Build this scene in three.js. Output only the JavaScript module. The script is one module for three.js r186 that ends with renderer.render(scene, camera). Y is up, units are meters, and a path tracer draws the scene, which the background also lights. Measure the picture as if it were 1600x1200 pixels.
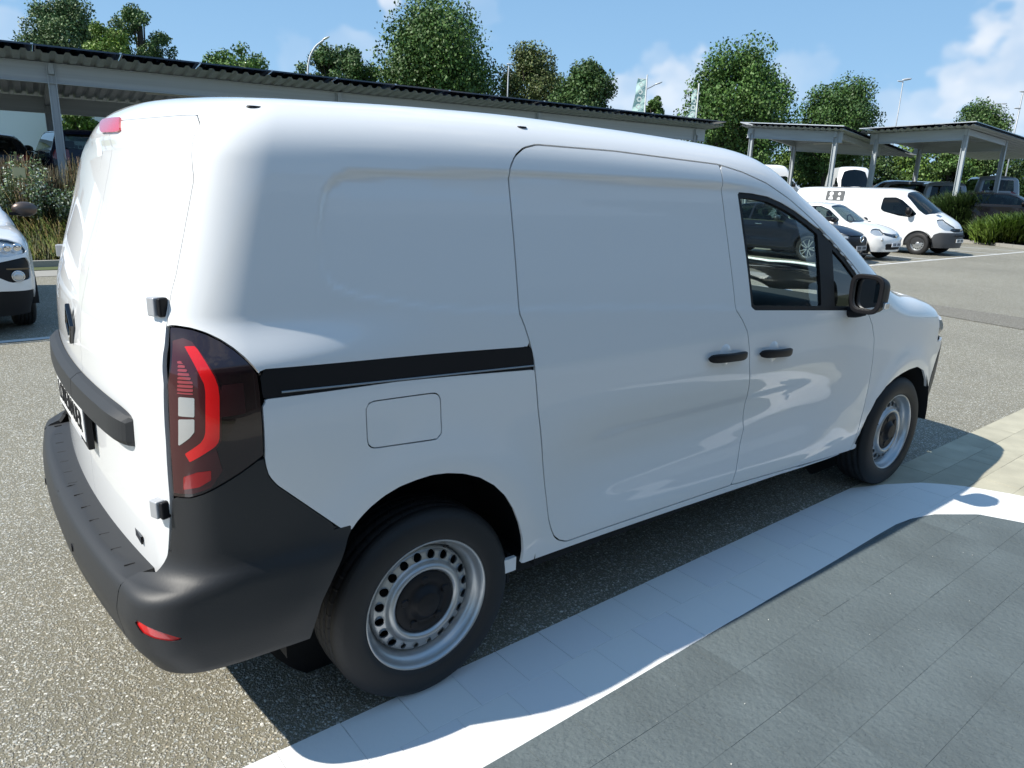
import * as THREE from 'three';
import { mergeGeometries, mergeVertices } from 'three/addons/utils/BufferGeometryUtils.js';
import { RoundedBoxGeometry } from 'three/addons/geometries/RoundedBoxGeometry.js';
import { FontLoader } from 'three/addons/loaders/FontLoader.js';
import { TextGeometry } from 'three/addons/geometries/TextGeometry.js';

const scene = new THREE.Scene();
const V3 = (x, y, z) => new THREE.Vector3(x, y, z);
const mix = (a, b, t) => a + (b - a) * t;
const clamp = (v, a = 0, b = 1) => Math.min(b, Math.max(a, v));
const sstep = (a, b, v) => { const t = clamp((v - a) / (b - a)); return t * t * (3 - 2 * t); };

// ---------------------------------------------------------------- camera
const CAM = { x: -0.195, y: 1.6075, z: 2.6275, yaw: 0.6724, pitch: 0.2652, roll: 0.0331, f: 1133.5 };
const cF = V3(Math.sin(CAM.yaw) * Math.cos(CAM.pitch), -Math.sin(CAM.pitch), -Math.cos(CAM.yaw) * Math.cos(CAM.pitch));
const cR0 = V3(0, 0, 0).crossVectors(cF, V3(0, 1, 0)).normalize(), cU0 = V3(0, 0, 0).crossVectors(cR0, cF);
const cR = cR0.clone().multiplyScalar(Math.cos(CAM.roll)).addScaledVector(cU0, Math.sin(CAM.roll));
const cU = cU0.clone().multiplyScalar(Math.cos(CAM.roll)).addScaledVector(cR0, -Math.sin(CAM.roll));
const camera = new THREE.PerspectiveCamera(2 * Math.atan(600 / CAM.f) * 180 / Math.PI, 4 / 3, 0.05, 2000);
camera.position.set(CAM.x, CAM.y, CAM.z);
camera.up.copy(cU);
camera.lookAt(camera.position.clone().add(cF));

// ---------------------------------------------------------------- sun and sky
const sunDir = V3(-0.86, 1, -0.255).normalize();
const sun = new THREE.DirectionalLight(new THREE.Color(1.0, 0.955, 0.87), 4.9);
sun.position.copy(sunDir).multiplyScalar(60).add(V3(6, 0, -4));
sun.target.position.set(6, 0, -4);
sun.castShadow = true;
sun.shadow.mapSize.set(4096, 4096);
Object.assign(sun.shadow.camera, { left: -50, right: 50, top: 50, bottom: -50, near: 1, far: 160 });
sun.shadow.radius = 1;
scene.add(sun, sun.target);
sun.name = 'sun';

// seeded random numbers and value noise
function rng(seed) { let s = seed >>> 0; return () => { s = (s + 0x6D2B79F5) >>> 0; let t = s; t = Math.imul(t ^ (t >>> 15), t | 1); t ^= t + Math.imul(t ^ (t >>> 7), t | 61); return ((t ^ (t >>> 14)) >>> 0) / 4294967296; }; }
function hash3(x, y, z) { let h = Math.imul(x | 0, 374761393) + Math.imul(y | 0, 668265263) + Math.imul(z | 0, 1442695041) | 0; h = Math.imul(h ^ (h >>> 13), 1274126177); return ((h ^ (h >>> 16)) >>> 0) / 4294967296; }
function noise3(x, y, z) {
  const xi = Math.floor(x), yi = Math.floor(y), zi = Math.floor(z); let u = x - xi, v = y - yi, w = z - zi;
  u = u * u * (3 - 2 * u); v = v * v * (3 - 2 * v); w = w * w * (3 - 2 * w);
  const L = (a, b, t) => a + (b - a) * t;
  return L(L(L(hash3(xi, yi, zi), hash3(xi + 1, yi, zi), u), L(hash3(xi, yi + 1, zi), hash3(xi + 1, yi + 1, zi), u), v),
    L(L(hash3(xi, yi, zi + 1), hash3(xi + 1, yi, zi + 1), u), L(hash3(xi, yi + 1, zi + 1), hash3(xi + 1, yi + 1, zi + 1), u), v), w);
}
function fbm(x, y, z, o = 5) { let s = 0, a = 0.5, n = 0; for (let i = 0; i < o; i++) { s += a * noise3(x, y, z); n += a; a *= 0.5; x = x * 2.03 + 11.3; y = y * 2.03 + 4.7; z = z * 2.03 + 7.9; } return s / n; }

{
  const CLOUDS = [];      // direction, angular radius, strength: those in view, then others of the same kind all round
  for (const [px, py, rr, k] of [[1545, 50, 0.062, 0.9], [1592, 62, 0.05, 0.8], [1495, 78, 0.03, 0.35], [1505, 128, 0.05, 0.75], [1570, 142, 0.055, 0.6], [1450, 172, 0.045, 0.45], [1390, 185, 0.05, 0.45], [1060, 160, 0.07, 0.7], [985, 170, 0.06, 0.6], [1120, 165, 0.05, 0.5], [600, 0, 0.022, 0.9], [30, 40, 0.06, 0.35], [545, 105, 0.05, 0.3], [1030, 95, 0.03, 0.25], [460, 75, 0.03, 0.2], [1250, 120, 0.05, 0.25], [760, 20, 0.04, 0.15]]) {
    const d = cF.clone().addScaledVector(cR, (px - 800) / CAM.f).addScaledVector(cU, -(py - 600) / CAM.f).normalize(); CLOUDS.push([d.x, d.y, d.z, rr, k]); }
  const RC = rng(8); for (let i = 0; i < 70; i++) { const a = RC() * 2 * Math.PI, e = 0.06 + 1.0 * RC(), c = Math.cos(e), d = V3(Math.cos(a) * c, Math.sin(e), Math.sin(a) * c); if (d.dot(cF) > 0.62) continue; CLOUDS.push([d.x, d.y, d.z, 0.06 + 0.13 * RC(), 0.35 + 0.6 * RC()]); }
  const w = 2048, h = 1024, d = new Float32Array(w * h * 4);
  for (let j = 0; j < h; j++) {
    const el = ((j + 0.5) / h - 0.5) * Math.PI, sy = Math.sin(el), cy = Math.cos(el);
    for (let i = 0; i < w; i++) {
      const az = ((i + 0.5) / w - 0.5) * 2 * Math.PI, dx = Math.cos(az) * cy, dz = Math.sin(az) * cy;
      const e = Math.max(sy, 0);
      const t = Math.pow(1 - e, 3.0);
      let r = mix(0.120, 0.325, t), g = mix(0.265, 0.55, t), b = mix(0.50, 0.785, t);
      const hz = Math.pow(1 - e, 22);
      r = mix(r, 0.46, hz * 0.8); g = mix(g, 0.62, hz * 0.8); b = mix(b, 0.79, hz * 0.8);
      // fair-weather clouds, on a layer so that they flatten towards the horizon
      const k = 1 / (e + 0.16), px = dx * k, pz = dz * k;
      const n = fbm(px * 0.95 + 3.1, 1.7, pz * 0.95 + 9.4, 6);
      let c = 0; for (const [cx, cy, cz, rr, k] of CLOUDS) { const a = Math.acos(clamp(dx * cx + sy * cy + dz * cz, -1, 1)) / rr; if (a < 1.5) c = Math.max(c, k * sstep(0.92, 0.50, a * 1.25 + (fbm(dx * 16 + 3, sy * 24, dz * 16, 5) - 0.5) * 2.3 + (fbm(dx * 52, sy * 80, dz * 52, 4) - 0.5) * 0.9)); }
      c = clamp(c) * sstep(0.0, 0.03, e);
      const lit = sstep(0.35, 0.75, fbm(dx * 22 + 7, sy * 34 + 3.3, dz * 22 + 2, 4));
      const cr = mix(0.52, 0.80, lit), cg = mix(0.61, 0.81, lit), cb = mix(0.73, 0.83, lit);
      c *= 0.85;
      r = mix(r, cr, c); g = mix(g, cg, c); b = mix(b, cb, c);
      if (sy < 0) { const q = sstep(0, -0.08, sy); r = mix(r, 0.30, q); g = mix(g, 0.29, q); b = mix(b, 0.25, q); }
      const o = (j * w + i) * 4; d[o] = r; d[o + 1] = g; d[o + 2] = b; d[o + 3] = 1;
    }
  }
  const sky = new THREE.DataTexture(d, w, h, THREE.RGBAFormat, THREE.FloatType);
  sky.mapping = THREE.EquirectangularReflectionMapping; sky.magFilter = THREE.LinearFilter; sky.minFilter = THREE.LinearFilter;
  sky.wrapS = THREE.RepeatWrapping; sky.needsUpdate = true; sky.name = 'sky';
  scene.background = sky; scene.environment = sky;
}
const renderer = new THREE.WebGLRenderer({ antialias: true });
renderer.toneMapping = THREE.LinearToneMapping;
renderer.toneMappingExposure = 1.3;
renderer.shadowMap.enabled = true;

// ---------------------------------------------------------------- helpers: picture rays, names, parts
const rayOf = (px, py) => cF.clone().addScaledVector(cR, (px - 800) / CAM.f).addScaledVector(cU, -(py - 600) / CAM.f);
const groundY = (x, z) => { const a = sstep(-13.0, -16.2, z + 0.0215 * x), b = sstep(34.2, 36.5, x + 0.75 * (z + 8)) * sstep(-1, -5, z); return 1.0 * Math.max(a, b); };      // the lot is level; a planted bank climbs to the terrace with the carports
function onGround(px, py) {
  const d = rayOf(px, py); let lo = 0.1, hi = 400;
  for (let i = 0; i < 70; i++) { const m = (lo + hi) / 2, x = CAM.x + d.x * m, y = CAM.y + d.y * m, z = CAM.z + d.z * m; if (y > groundY(x, z)) lo = m; else hi = m; }
  return V3(CAM.x + d.x * lo, CAM.y + d.y * lo, CAM.z + d.z * lo);
}
const atHeight = (px, py, Y) => { const d = rayOf(px, py), t = (Y - CAM.y) / d.y; return V3(CAM.x + d.x * t, Y, CAM.z + d.z * t); };
const atDepth = (px, py, D) => { const d = rayOf(px, py); return V3(CAM.x + d.x * D, CAM.y + d.y * D, CAM.z + d.z * D); };

const taken = new Map();
function numbered(n) { const k = taken.get(n) || 0; taken.set(n, k + 1); return k ? n + '_' + String(k).padStart(3, '0') : n; }
function tag(o, label, category, group) { o.userData.label = label; o.userData.category = category; if (group) o.userData.group = group; return o; }
function thing(name, label, category, pos = [0, 0, 0], turn = 0, group) {
  const o = new THREE.Group(); o.name = numbered(name); scene.add(o); o.position.set(...pos); o.rotation.y = turn; return tag(o, label, category, group);
}
function part(name, geo, mat, parent) {
  if (Array.isArray(geo)) geo = geo.length === 1 ? geo[0] : merge(geo);
  const m = new THREE.Mesh(geo, mat); m.name = parent === scene ? numbered(name) : name; m.castShadow = m.receiveShadow = true; parent.add(m); return m;
}
function struct(name, geo, mat) { const m = part(name, geo, mat, scene); m.userData.kind = 'structure'; return m; }
function merge(list) {
  const out = list.map(g => { g = g.index ? g.toNonIndexed() : g.clone(); for (const k of Object.keys(g.attributes)) if (!['position', 'normal', 'uv', 'color'].includes(k)) g.deleteAttribute(k); if (!g.attributes.uv) g.setAttribute('uv', new THREE.BufferAttribute(new Float32Array(g.attributes.position.count * 2), 2)); return g; });
  const col = out.some(g => g.attributes.color); if (col) for (const g of out) if (!g.attributes.color) g.deleteAttribute('color');
  return mergeGeometries(out, false);
}
const box = (w, h, d, x = 0, y = 0, z = 0, r = 0) => (r ? new RoundedBoxGeometry(w, h, d, 2, r) : new THREE.BoxGeometry(w, h, d)).translate(x, y, z);
function cyl(r0, r1, h, seg = 16, x = 0, y = 0, z = 0) { return new THREE.CylinderGeometry(r1, r0, h, seg).translate(x, y + h / 2, z); }
function tube(pts, r, seg = 8, n = 24, closed = false) { return new THREE.TubeGeometry(new THREE.CatmullRomCurve3(pts.map(p => p.isVector3 ? p : V3(...p)), closed), n, r, seg, closed); }
function bar(a, b, w, h) {      // square bar from a to b
  const d = b.clone().sub(a), g = new THREE.BoxGeometry(w, h, d.length());
  const q = new THREE.Quaternion().setFromRotationMatrix(new THREE.Matrix4().lookAt(b, a, V3(0, 1, 0)));
  return g.applyQuaternion(q).translate((a.x + b.x) / 2, (a.y + b.y) / 2, (a.z + b.z) / 2);
}
// monotone cubic through points [[t, v], ...]
function curve(pts) {
  const n = pts.length, m = [], s = [];
  for (let i = 0; i < n - 1; i++) s.push((pts[i + 1][1] - pts[i][1]) / (pts[i + 1][0] - pts[i][0]));
  m[0] = s[0]; m[n - 1] = s[n - 2];
  for (let i = 1; i < n - 1; i++) m[i] = s[i - 1] * s[i] <= 0 ? 0 : 2 * s[i - 1] * s[i] / (s[i - 1] + s[i]);
  return t => {
    if (t <= pts[0][0]) return pts[0][1] + m[0] * (t - pts[0][0]); if (t >= pts[n - 1][0]) return pts[n - 1][1] + m[n - 1] * (t - pts[n - 1][0]);
    let i = 0; while (t > pts[i + 1][0]) i++;
    const h = pts[i + 1][0] - pts[i][0], u = (t - pts[i][0]) / h, u2 = u * u, u3 = u2 * u;
    return (2 * u3 - 3 * u2 + 1) * pts[i][1] + (u3 - 2 * u2 + u) * h * m[i] + (-2 * u3 + 3 * u2) * pts[i + 1][1] + (u3 - u2) * h * m[i + 1];
  };
}
// signed distance to a polygon (negative inside); corners rounded by r
function poly(pts, r = 0) {
  if (r) {
    const q = [], n = pts.length;
    for (let i = 0; i < n; i++) {
      const p = pts[i], a = pts[(i + n - 1) % n], b = pts[(i + 1) % n];
      const rr = (Array.isArray(p) && p.length > 2) ? p[2] : r;
      const la = Math.hypot(a[0] - p[0], a[1] - p[1]), lb = Math.hypot(b[0] - p[0], b[1] - p[1]);
      const d = Math.min(rr, la * 0.45, lb * 0.45);
      const A = [p[0] + (a[0] - p[0]) * d / la, p[1] + (a[1] - p[1]) * d / la], B = [p[0] + (b[0] - p[0]) * d / lb, p[1] + (b[1] - p[1]) * d / lb];
      for (let k = 0; k <= 5; k++) { const t = k / 5; q.push([(1 - t) * (1 - t) * A[0] + 2 * t * (1 - t) * p[0] + t * t * B[0], (1 - t) * (1 - t) * A[1] + 2 * t * (1 - t) * p[1] + t * t * B[1]]); }
    }
    pts = q;
  }
  const n = pts.length; let x0 = 1e9, x1 = -1e9, y0 = 1e9, y1 = -1e9;
  for (const p of pts) { x0 = Math.min(x0, p[0]); x1 = Math.max(x1, p[0]); y0 = Math.min(y0, p[1]); y1 = Math.max(y1, p[1]); }
  const f = (x, y) => {
    const ex = Math.max(x0 - x, x - x1), ey = Math.max(y0 - y, y - y1); if (ex > 0.08 || ey > 0.08) return Math.max(ex, ey);
    let d = 1e9, s = 1;
    for (let i = 0, j = n - 1; i < n; j = i++) {
      const ax = pts[i][0], ay = pts[i][1], bx = pts[j][0], by = pts[j][1], ex = bx - ax, ey = by - ay, wx = x - ax, wy = y - ay;
      const t = clamp((wx * ex + wy * ey) / (ex * ex + ey * ey || 1e-12)), qx = wx - ex * t, qy = wy - ey * t; d = Math.min(d, qx * qx + qy * qy);
      const c1 = y >= ay, c2 = y < by, c3 = ex * wy > ey * wx; if ((c1 && c2 && c3) || (!c1 && !c2 && !c3)) s = -s;
    }
    return s * Math.sqrt(d);
  };
  f.pts = pts; return f;
}
const smax = (a, b, k) => { const h = Math.max(k - Math.abs(a - b), 0) / k; return Math.max(a, b) + h * h * k * 0.25; };

// ---------------------------------------------------------------- car-body skins
// A skin is the surface F(x, y, z) = 0 of a body (x forward, y up), meshed by rays that leave an inner
// skeleton: round the rear, along the side, round the front and over the shoulder on to the roof.
class Skin {
  constructor(F, o) {
    this.F = F; const { xp0, xp1, zp, yv, y0, du, dv } = o, side = o.side || 1;
    const P = [], N = [], I = [], cols = [];
    const nz = Math.max(2, Math.round(zp / du)), na = Math.max(4, Math.round((o.arc || 0.5) / du)), nx = Math.max(4, Math.round((xp1 - xp0) / du));
    if (!o.noRear) { for (let i = 0; i < nz; i++) cols.push([xp0, zp * i / nz, -1, 0]);
      for (let i = 0; i < na; i++) { const a = i / na * Math.PI / 2; cols.push([xp0, zp, -Math.cos(a), Math.sin(a)]); } }
    for (let i = 0; i <= nx; i++) cols.push([mix(xp0, xp1, i / nx), zp, 0, 1]);
    if (!o.noFront) { for (let i = 1; i <= na; i++) { const a = i / na * Math.PI / 2; cols.push([xp1, zp, Math.sin(a), Math.cos(a)]); }
      for (let i = nz - 1; i >= 0; i--) cols.push([xp1, zp * i / nz, 1, 0]); }
    const nv = Math.round((yv(mix(xp0, xp1, 0.4)) - y0) / dv), np = o.noTop ? 0 : Math.max(4, Math.round(0.45 / dv));
    const rows = nv + np;
    const shoot = (ox, oy, oz, dx, dy, dz) => {
      let a = 0, b = 2.6, fa = F(ox, oy, oz), fb = F(ox + dx * b, oy + dy * b, oz + dz * b), s = 0; let t = 0;
      if (fa > 0) t = 0; else {
        for (let k = 0; k < 26; k++) {
          t = k < 3 ? (a + b) / 2 : (a * fb - b * fa) / (fb - fa); const f = F(ox + dx * t, oy + dy * t, oz + dz * t);
          if (Math.abs(f) < 2e-6 || b - a < 1e-6) break;
          if (f > 0) { b = t; fb = f; if (s === 1) fa *= 0.5; s = 1; } else { a = t; fa = f; if (s === -1) fb *= 0.5; s = -1; }
        }
      }
      const x = ox + dx * t, y = oy + dy * t, z = oz + dz * t, e = 1e-3;
      let gx = F(x + e, y, z) - F(x - e, y, z), gy = F(x, y + e, z) - F(x, y - e, z), gz = F(x, y, z + e) - F(x, y, z - e); if (Math.abs(z) < 1e-9) gz = 0;
      const l = Math.hypot(gx, gy, gz) || 1;
      P.push(x, y, z * side); N.push(gx / l, gy / l, gz / l * side); return P.length / 3 - 1;
    };
    const tri = (a, b, c) => side > 0 ? I.push(a, b, c) : I.push(a, c, b);
    const id = cols.map(([ox, oz, nx_, nz_]) => {
      const c = [], yt = yv(ox);
      for (let j = 0; j <= rows; j++) {
        if (j <= nv) c.push(shoot(ox, mix(y0, yt, j / nv), oz, nx_, 0, nz_));
        else { const p = (j - nv) / np * Math.PI / 2; c.push(shoot(ox, yt, oz, nx_ * Math.cos(p), Math.sin(p), nz_ * Math.cos(p))); }
      }
      return c;
    });
    for (let i = 0; i < cols.length - 1; i++) for (let j = 0; j < rows; j++) { const a = id[i][j], b = id[i + 1][j], c = id[i + 1][j + 1], d = id[i][j + 1]; tri(a, b, c); tri(a, c, d); }
    if (!o.noTop && !o.noCap) {   // roof over the skeleton
      const g = [];
      for (let i = 0; i <= nx; i++) { const r = []; for (let k = 0; k <= nz; k++) { const x = mix(xp0, xp1, i / nx); r.push(shoot(x, yv(x), zp * k / nz, 0, 1, 0)); } g.push(r); }
      for (let i = 0; i < nx; i++) for (let k = 0; k < nz; k++) { const a = g[i][k], b = g[i + 1][k], c = g[i + 1][k + 1], d = g[i][k + 1]; tri(a, c, b); tri(a, d, c); }
    }
    this.P = P; this.N = N; this.I = I;
  }
  // the part of the skin where fn(x, y, z, n) < 0, moved out by `out`, its cut edges folded in by `fold`
  cut(fn, { fold = 0.012, out = 0 } = {}) { return cutMesh(this, fn, fold, out); }
}
// a finer copy of the triangles that touch a region
function refine(M, F, test, levels) {
  let { P, N, I } = M; I = (() => { const o = []; for (let q = 0; q < I.length; q += 3) if ([0, 1, 2].some(k => { const i = I[q + k] * 3; return test(P[i], P[i + 1], P[i + 2]); })) o.push(I[q], I[q + 1], I[q + 2]); return o; })();
  P = P.slice(); N = N.slice();
  for (let l = 0; l < levels; l++) {
    const E = new Map(), J = [], nV = 1e7;
    const mid = (a, b) => {
      const key = a < b ? a * nV + b : b * nV + a; let k = E.get(key); if (k !== undefined) return k;
      let x = (P[3 * a] + P[3 * b]) / 2, y = (P[3 * a + 1] + P[3 * b + 1]) / 2, z = (P[3 * a + 2] + P[3 * b + 2]) / 2, g; const e = 1e-3;
      for (let it = 0; it < 2; it++) { g = [F(x + e, y, z) - F(x - e, y, z), F(x, y + e, z) - F(x, y - e, z), F(x, y, z + e) - F(x, y, z - e)].map(v => v / (2 * e)); const f = F(x, y, z), m = g[0] ** 2 + g[1] ** 2 + g[2] ** 2 || 1; x -= f * g[0] / m; y -= f * g[1] / m; z -= f * g[2] / m; }
      const L = Math.hypot(...g) || 1; k = P.length / 3; P.push(x, y, z); N.push(g[0] / L, g[1] / L, g[2] / L); E.set(key, k); return k;
    };
    for (let q = 0; q < I.length; q += 3) { const [a, b, c] = [I[q], I[q + 1], I[q + 2]], x = mid(a, b), y = mid(b, c), z = mid(c, a); J.push(a, x, z, x, b, y, z, y, c, x, y, z); }
    I = J;
  }
  return { P, N, I, cut(fn, { fold = 0.012, out = 0 } = {}) { return cutMesh(this, fn, fold, out); } };
}
function cutMesh(M, fn, fold, out) {
  const { P, N, I } = M, nV = P.length / 3, d = new Float64Array(nV);
  for (let i = 0; i < nV; i++) d[i] = fn(P[3 * i], P[3 * i + 1], P[3 * i + 2], N[3 * i], N[3 * i + 1], N[3 * i + 2]);
  const pos = [], nor = [], idx = [], own = new Map(), edge = new Map(), segs = [];
  const put = i => { let k = own.get(i); if (k === undefined) { k = pos.length / 3; own.set(i, k); for (let c = 0; c < 3; c++) { pos.push(P[3 * i + c] + N[3 * i + c] * out); nor.push(N[3 * i + c]); } } return k; };
  const cutE = (i, j) => {
    const key = i < j ? i * nV + j : j * nV + i; let k = edge.get(key);
    if (k === undefined) {
      const t = d[i] / (d[i] - d[j]); k = pos.length / 3; edge.set(key, k); const n = [0, 1, 2].map(c => mix(N[3 * i + c], N[3 * j + c], t)), l = Math.hypot(...n);
      for (let c = 0; c < 3; c++) { pos.push(mix(P[3 * i + c], P[3 * j + c], t) + n[c] / l * out); nor.push(n[c] / l); }
    } return k;
  };
  for (let q = 0; q < I.length; q += 3) {
    const v = [I[q], I[q + 1], I[q + 2]], ins = v.map(i => d[i] < 0), n = ins[0] + ins[1] + ins[2];
    if (n === 0) continue;
    if (n === 3) { idx.push(put(v[0]), put(v[1]), put(v[2])); continue; }
    const s = n === 1 ? ins.indexOf(true) : ins.indexOf(false), a = v[s], b = v[(s + 1) % 3], c = v[(s + 2) % 3], e1 = cutE(a, b), e2 = cutE(a, c);
    if (n === 1) { idx.push(put(a), e1, e2); segs.push([e1, e2]); } else { idx.push(e1, put(b), put(c), e1, put(c), e2); segs.push([e2, e1]); }
  }
  if (fold) {
    const low = new Map();
    const fl = k => { let m = low.get(k); if (m === undefined) { m = pos.length / 3; low.set(k, m); for (let c = 0; c < 3; c++) pos.push(pos[3 * k + c] - nor[3 * k + c] * fold); nor.push(nor[3 * k], nor[3 * k + 1], nor[3 * k + 2]); } return m; };
    const rim = (a, b) => { // doubled so that the edge shades on its own
      const A = fl(a), B = fl(b), e = [pos[3 * b] - pos[3 * a], pos[3 * b + 1] - pos[3 * a + 1], pos[3 * b + 2] - pos[3 * a + 2]], n = nor.slice(3 * a, 3 * a + 3);
      const m = [e[1] * n[2] - e[2] * n[1], e[2] * n[0] - e[0] * n[2], e[0] * n[1] - e[1] * n[0]], l = Math.hypot(...m) || 1, s = pos.length / 3;
      for (const k of [a, b, B, A]) { pos.push(pos[3 * k], pos[3 * k + 1], pos[3 * k + 2]); nor.push(m[0] / l, m[1] / l, m[2] / l); }
      idx.push(s, s + 2, s + 1, s, s + 3, s + 2);
    };
    for (const [a, b] of segs) rim(a, b);
  }
  const g = new THREE.BufferGeometry();
  g.setAttribute('position', new THREE.Float32BufferAttribute(pos, 3)); g.setAttribute('normal', new THREE.Float32BufferAttribute(nor, 3));
  const uv = []; for (let i = 0; i < pos.length; i += 3) uv.push(pos[i] + pos[i + 2], pos[i + 1]);
  g.setAttribute('uv', new THREE.Float32BufferAttribute(uv, 2)); g.setIndex(idx); return g;
}
const count = g => g.index ? g.index.count : g.attributes.position.count;

// ---------------------------------------------------------------- materials
const lin = (r, g, b) => new THREE.Color().setRGB(r, g, b);
const std = (c, rough = 0.7, metal = 0, o = {}) => new THREE.MeshStandardMaterial({ color: lin(...c), roughness: rough, metalness: metal, side: THREE.DoubleSide, ...o });
const phys = (c, o = {}) => new THREE.MeshPhysicalMaterial({ color: lin(...c), side: THREE.DoubleSide, ...o });
function dataTex(size, fill, { srgb = false, repeat = 1 } = {}) {
  const d = new Uint8Array(size * size * 4); fill(d, size);
  const t = new THREE.DataTexture(d, size, size, THREE.RGBAFormat, THREE.UnsignedByteType); t.wrapS = t.wrapT = THREE.RepeatWrapping; t.magFilter = THREE.LinearFilter; t.minFilter = THREE.LinearMipmapLinearFilter; t.generateMipmaps = true;
  if (srgb) t.colorSpace = THREE.SRGBColorSpace; t.repeat.set(repeat, repeat); t.needsUpdate = true; return t;
}
const grainTex = (size, cells, seed, repeat, lo = 90, hi = 165) => dataTex(size, (d, n) => {
  for (let y = 0; y < n; y++) for (let x = 0; x < n; x++) {   // periodic noise
    let s = 0, a = 0.5, c = cells; for (let o = 0; o < 3; o++) { const fx = x / n * c, fy = y / n * c, xi = Math.floor(fx), yi = Math.floor(fy), u = fx - xi, v = fy - yi, H = (p, q) => hash3((p + c) % c, (q + c) % c, seed + o); const su = u * u * (3 - 2 * u), sv = v * v * (3 - 2 * v); s += a * mix(mix(H(xi, yi), H(xi + 1, yi), su), mix(H(xi, yi + 1), H(xi + 1, yi + 1), su), sv); a *= 0.5; c *= 2; }
    const k = mix(lo, hi, s / 0.875), o = (y * n + x) * 4; d[o] = d[o + 1] = d[o + 2] = k; d[o + 3] = 255;
  }
}, { repeat });
const plasticBump = grainTex(256, 48, 5, 5);
const MAT = {
  paint: phys([0.82, 0.825, 0.82], { roughness: 0.5, clearcoat: 1, clearcoatRoughness: 0.02 }),
  plastic: phys([0.022, 0.023, 0.025], { roughness: 0.52, bumpMap: plasticBump, bumpScale: 0.0006 }),
  black: std([0.008, 0.008, 0.009], 0.85), rubber: std([0.013, 0.013, 0.013], 0.72),
  gloss: phys([0.006, 0.006, 0.008], { roughness: 0.08, clearcoat: 1, clearcoatRoughness: 0.02 }),
  trim: phys([0.007, 0.007, 0.009], { roughness: 0.5, specularIntensity: 0.6 }),
  glass: phys([0.74, 0.84, 0.82], { roughness: 0, transmission: 1, thickness: 0, ior: 1.5 }),
  tintGlass: phys([0.03, 0.035, 0.035], { roughness: 0, transmission: 1, thickness: 0, ior: 1.5 }),
  rim: std([0.46, 0.48, 0.49], 0.34, 0.75), alloy: std([0.62, 0.63, 0.64], 0.25, 0.85), chrome: std([0.75, 0.76, 0.78], 0.12, 1),
  mirror: std([0.85, 0.87, 0.88], 0.02, 1),
  fabric: std([0.018, 0.02, 0.024], 0.95), liner: std([0.035, 0.037, 0.04], 0.9),
  lampRed: phys([0.72, 0.006, 0.008], { roughness: 0.25, clearcoat: 1, clearcoatRoughness: 0.02 }),
  lampDark: phys([0.012, 0.001, 0.002], { roughness: 0.25, clearcoat: 1, clearcoatRoughness: 0.015 }),
  lampClear: phys([0.62, 0.62, 0.61], { roughness: 0.25, metalness: 0.5, clearcoat: 1, clearcoatRoughness: 0.02 }),
  lens: phys([0.95, 0.97, 0.98], { roughness: 0.02, transmission: 1, thickness: 0, ior: 1.5 }),
  galv: std([0.30, 0.335, 0.36], 0.5, 0.35)
};
// ---------------------------------------------------------------- ground
const STONES = (() => {
  const n = 2048, tile = 2.2, col = new Uint8Array(n * n * 4), hgt = new Uint8Array(n * n * 4), R = rng(77);
  for (let i = 0; i < n * n; i++) { const k = 108 + 22 * R(); col[4 * i] = k * 1.04; col[4 * i + 1] = k * 1.0; col[4 * i + 2] = k * 0.86; col[4 * i + 3] = 255; hgt[4 * i] = hgt[4 * i + 1] = hgt[4 * i + 2] = 30; hgt[4 * i + 3] = 255; }
  const pm = n / tile, tones = [[162, 160, 149], [150, 148, 139], [174, 171, 159], [139, 136, 127], [160, 163, 159], [188, 186, 177], [168, 159, 140], [212, 211, 204]];
  const count = 150000;
  for (let s = 0; s < count; s++) {
    const big = R(); const r = (0.0014 + 0.0036 * Math.pow(big, 2.6) + (R() < 0.03 ? 0.003 : 0)) * pm, e = 0.55 + 0.45 * R(), a = R() * Math.PI, ca = Math.cos(a), sa = Math.sin(a), cx = R() * n, cy = R() * n;
    const tI = Math.floor(Math.pow(R(), 1.45) * tones.length), t = tones[Math.min(tones.length - 1, tI)], j = 0.82 + 0.36 * R(), top = 110 + 130 * R();
    const m = Math.ceil(r) + 1;
    for (let y = -m; y <= m; y++) for (let x = -m; x <= m; x++) {
      const u = (x * ca + y * sa) / r, v = (-x * sa + y * ca) / (r * e), q = u * u + v * v; if (q > 1) continue;
      const X = (Math.floor(cx) + x + n) % n, Y = (Math.floor(cy) + y + n) % n, o = (Y * n + X) * 4, h = 40 + (top - 40) * Math.pow(1 - q, 0.35);
      if (h < hgt[o]) continue; const g = j * (0.94 + 0.12 * R());
      col[o] = Math.min(255, t[0] * g); col[o + 1] = Math.min(255, t[1] * g); col[o + 2] = Math.min(255, t[2] * g); hgt[o] = hgt[o + 1] = hgt[o + 2] = h;
    }
  }
  const mk = (d, srgb) => { const t = new THREE.DataTexture(d, n, n, THREE.RGBAFormat, THREE.UnsignedByteType); t.wrapS = t.wrapT = THREE.RepeatWrapping; t.magFilter = THREE.LinearFilter; t.minFilter = THREE.LinearMipmapLinearFilter; t.generateMipmaps = true; if (srgb) t.colorSpace = THREE.SRGBColorSpace; t.repeat.set(1 / tile, 1 / tile); t.needsUpdate = true; return t; };
  return { map: mk(col, true), bump: mk(hgt, false) };
})();
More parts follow.
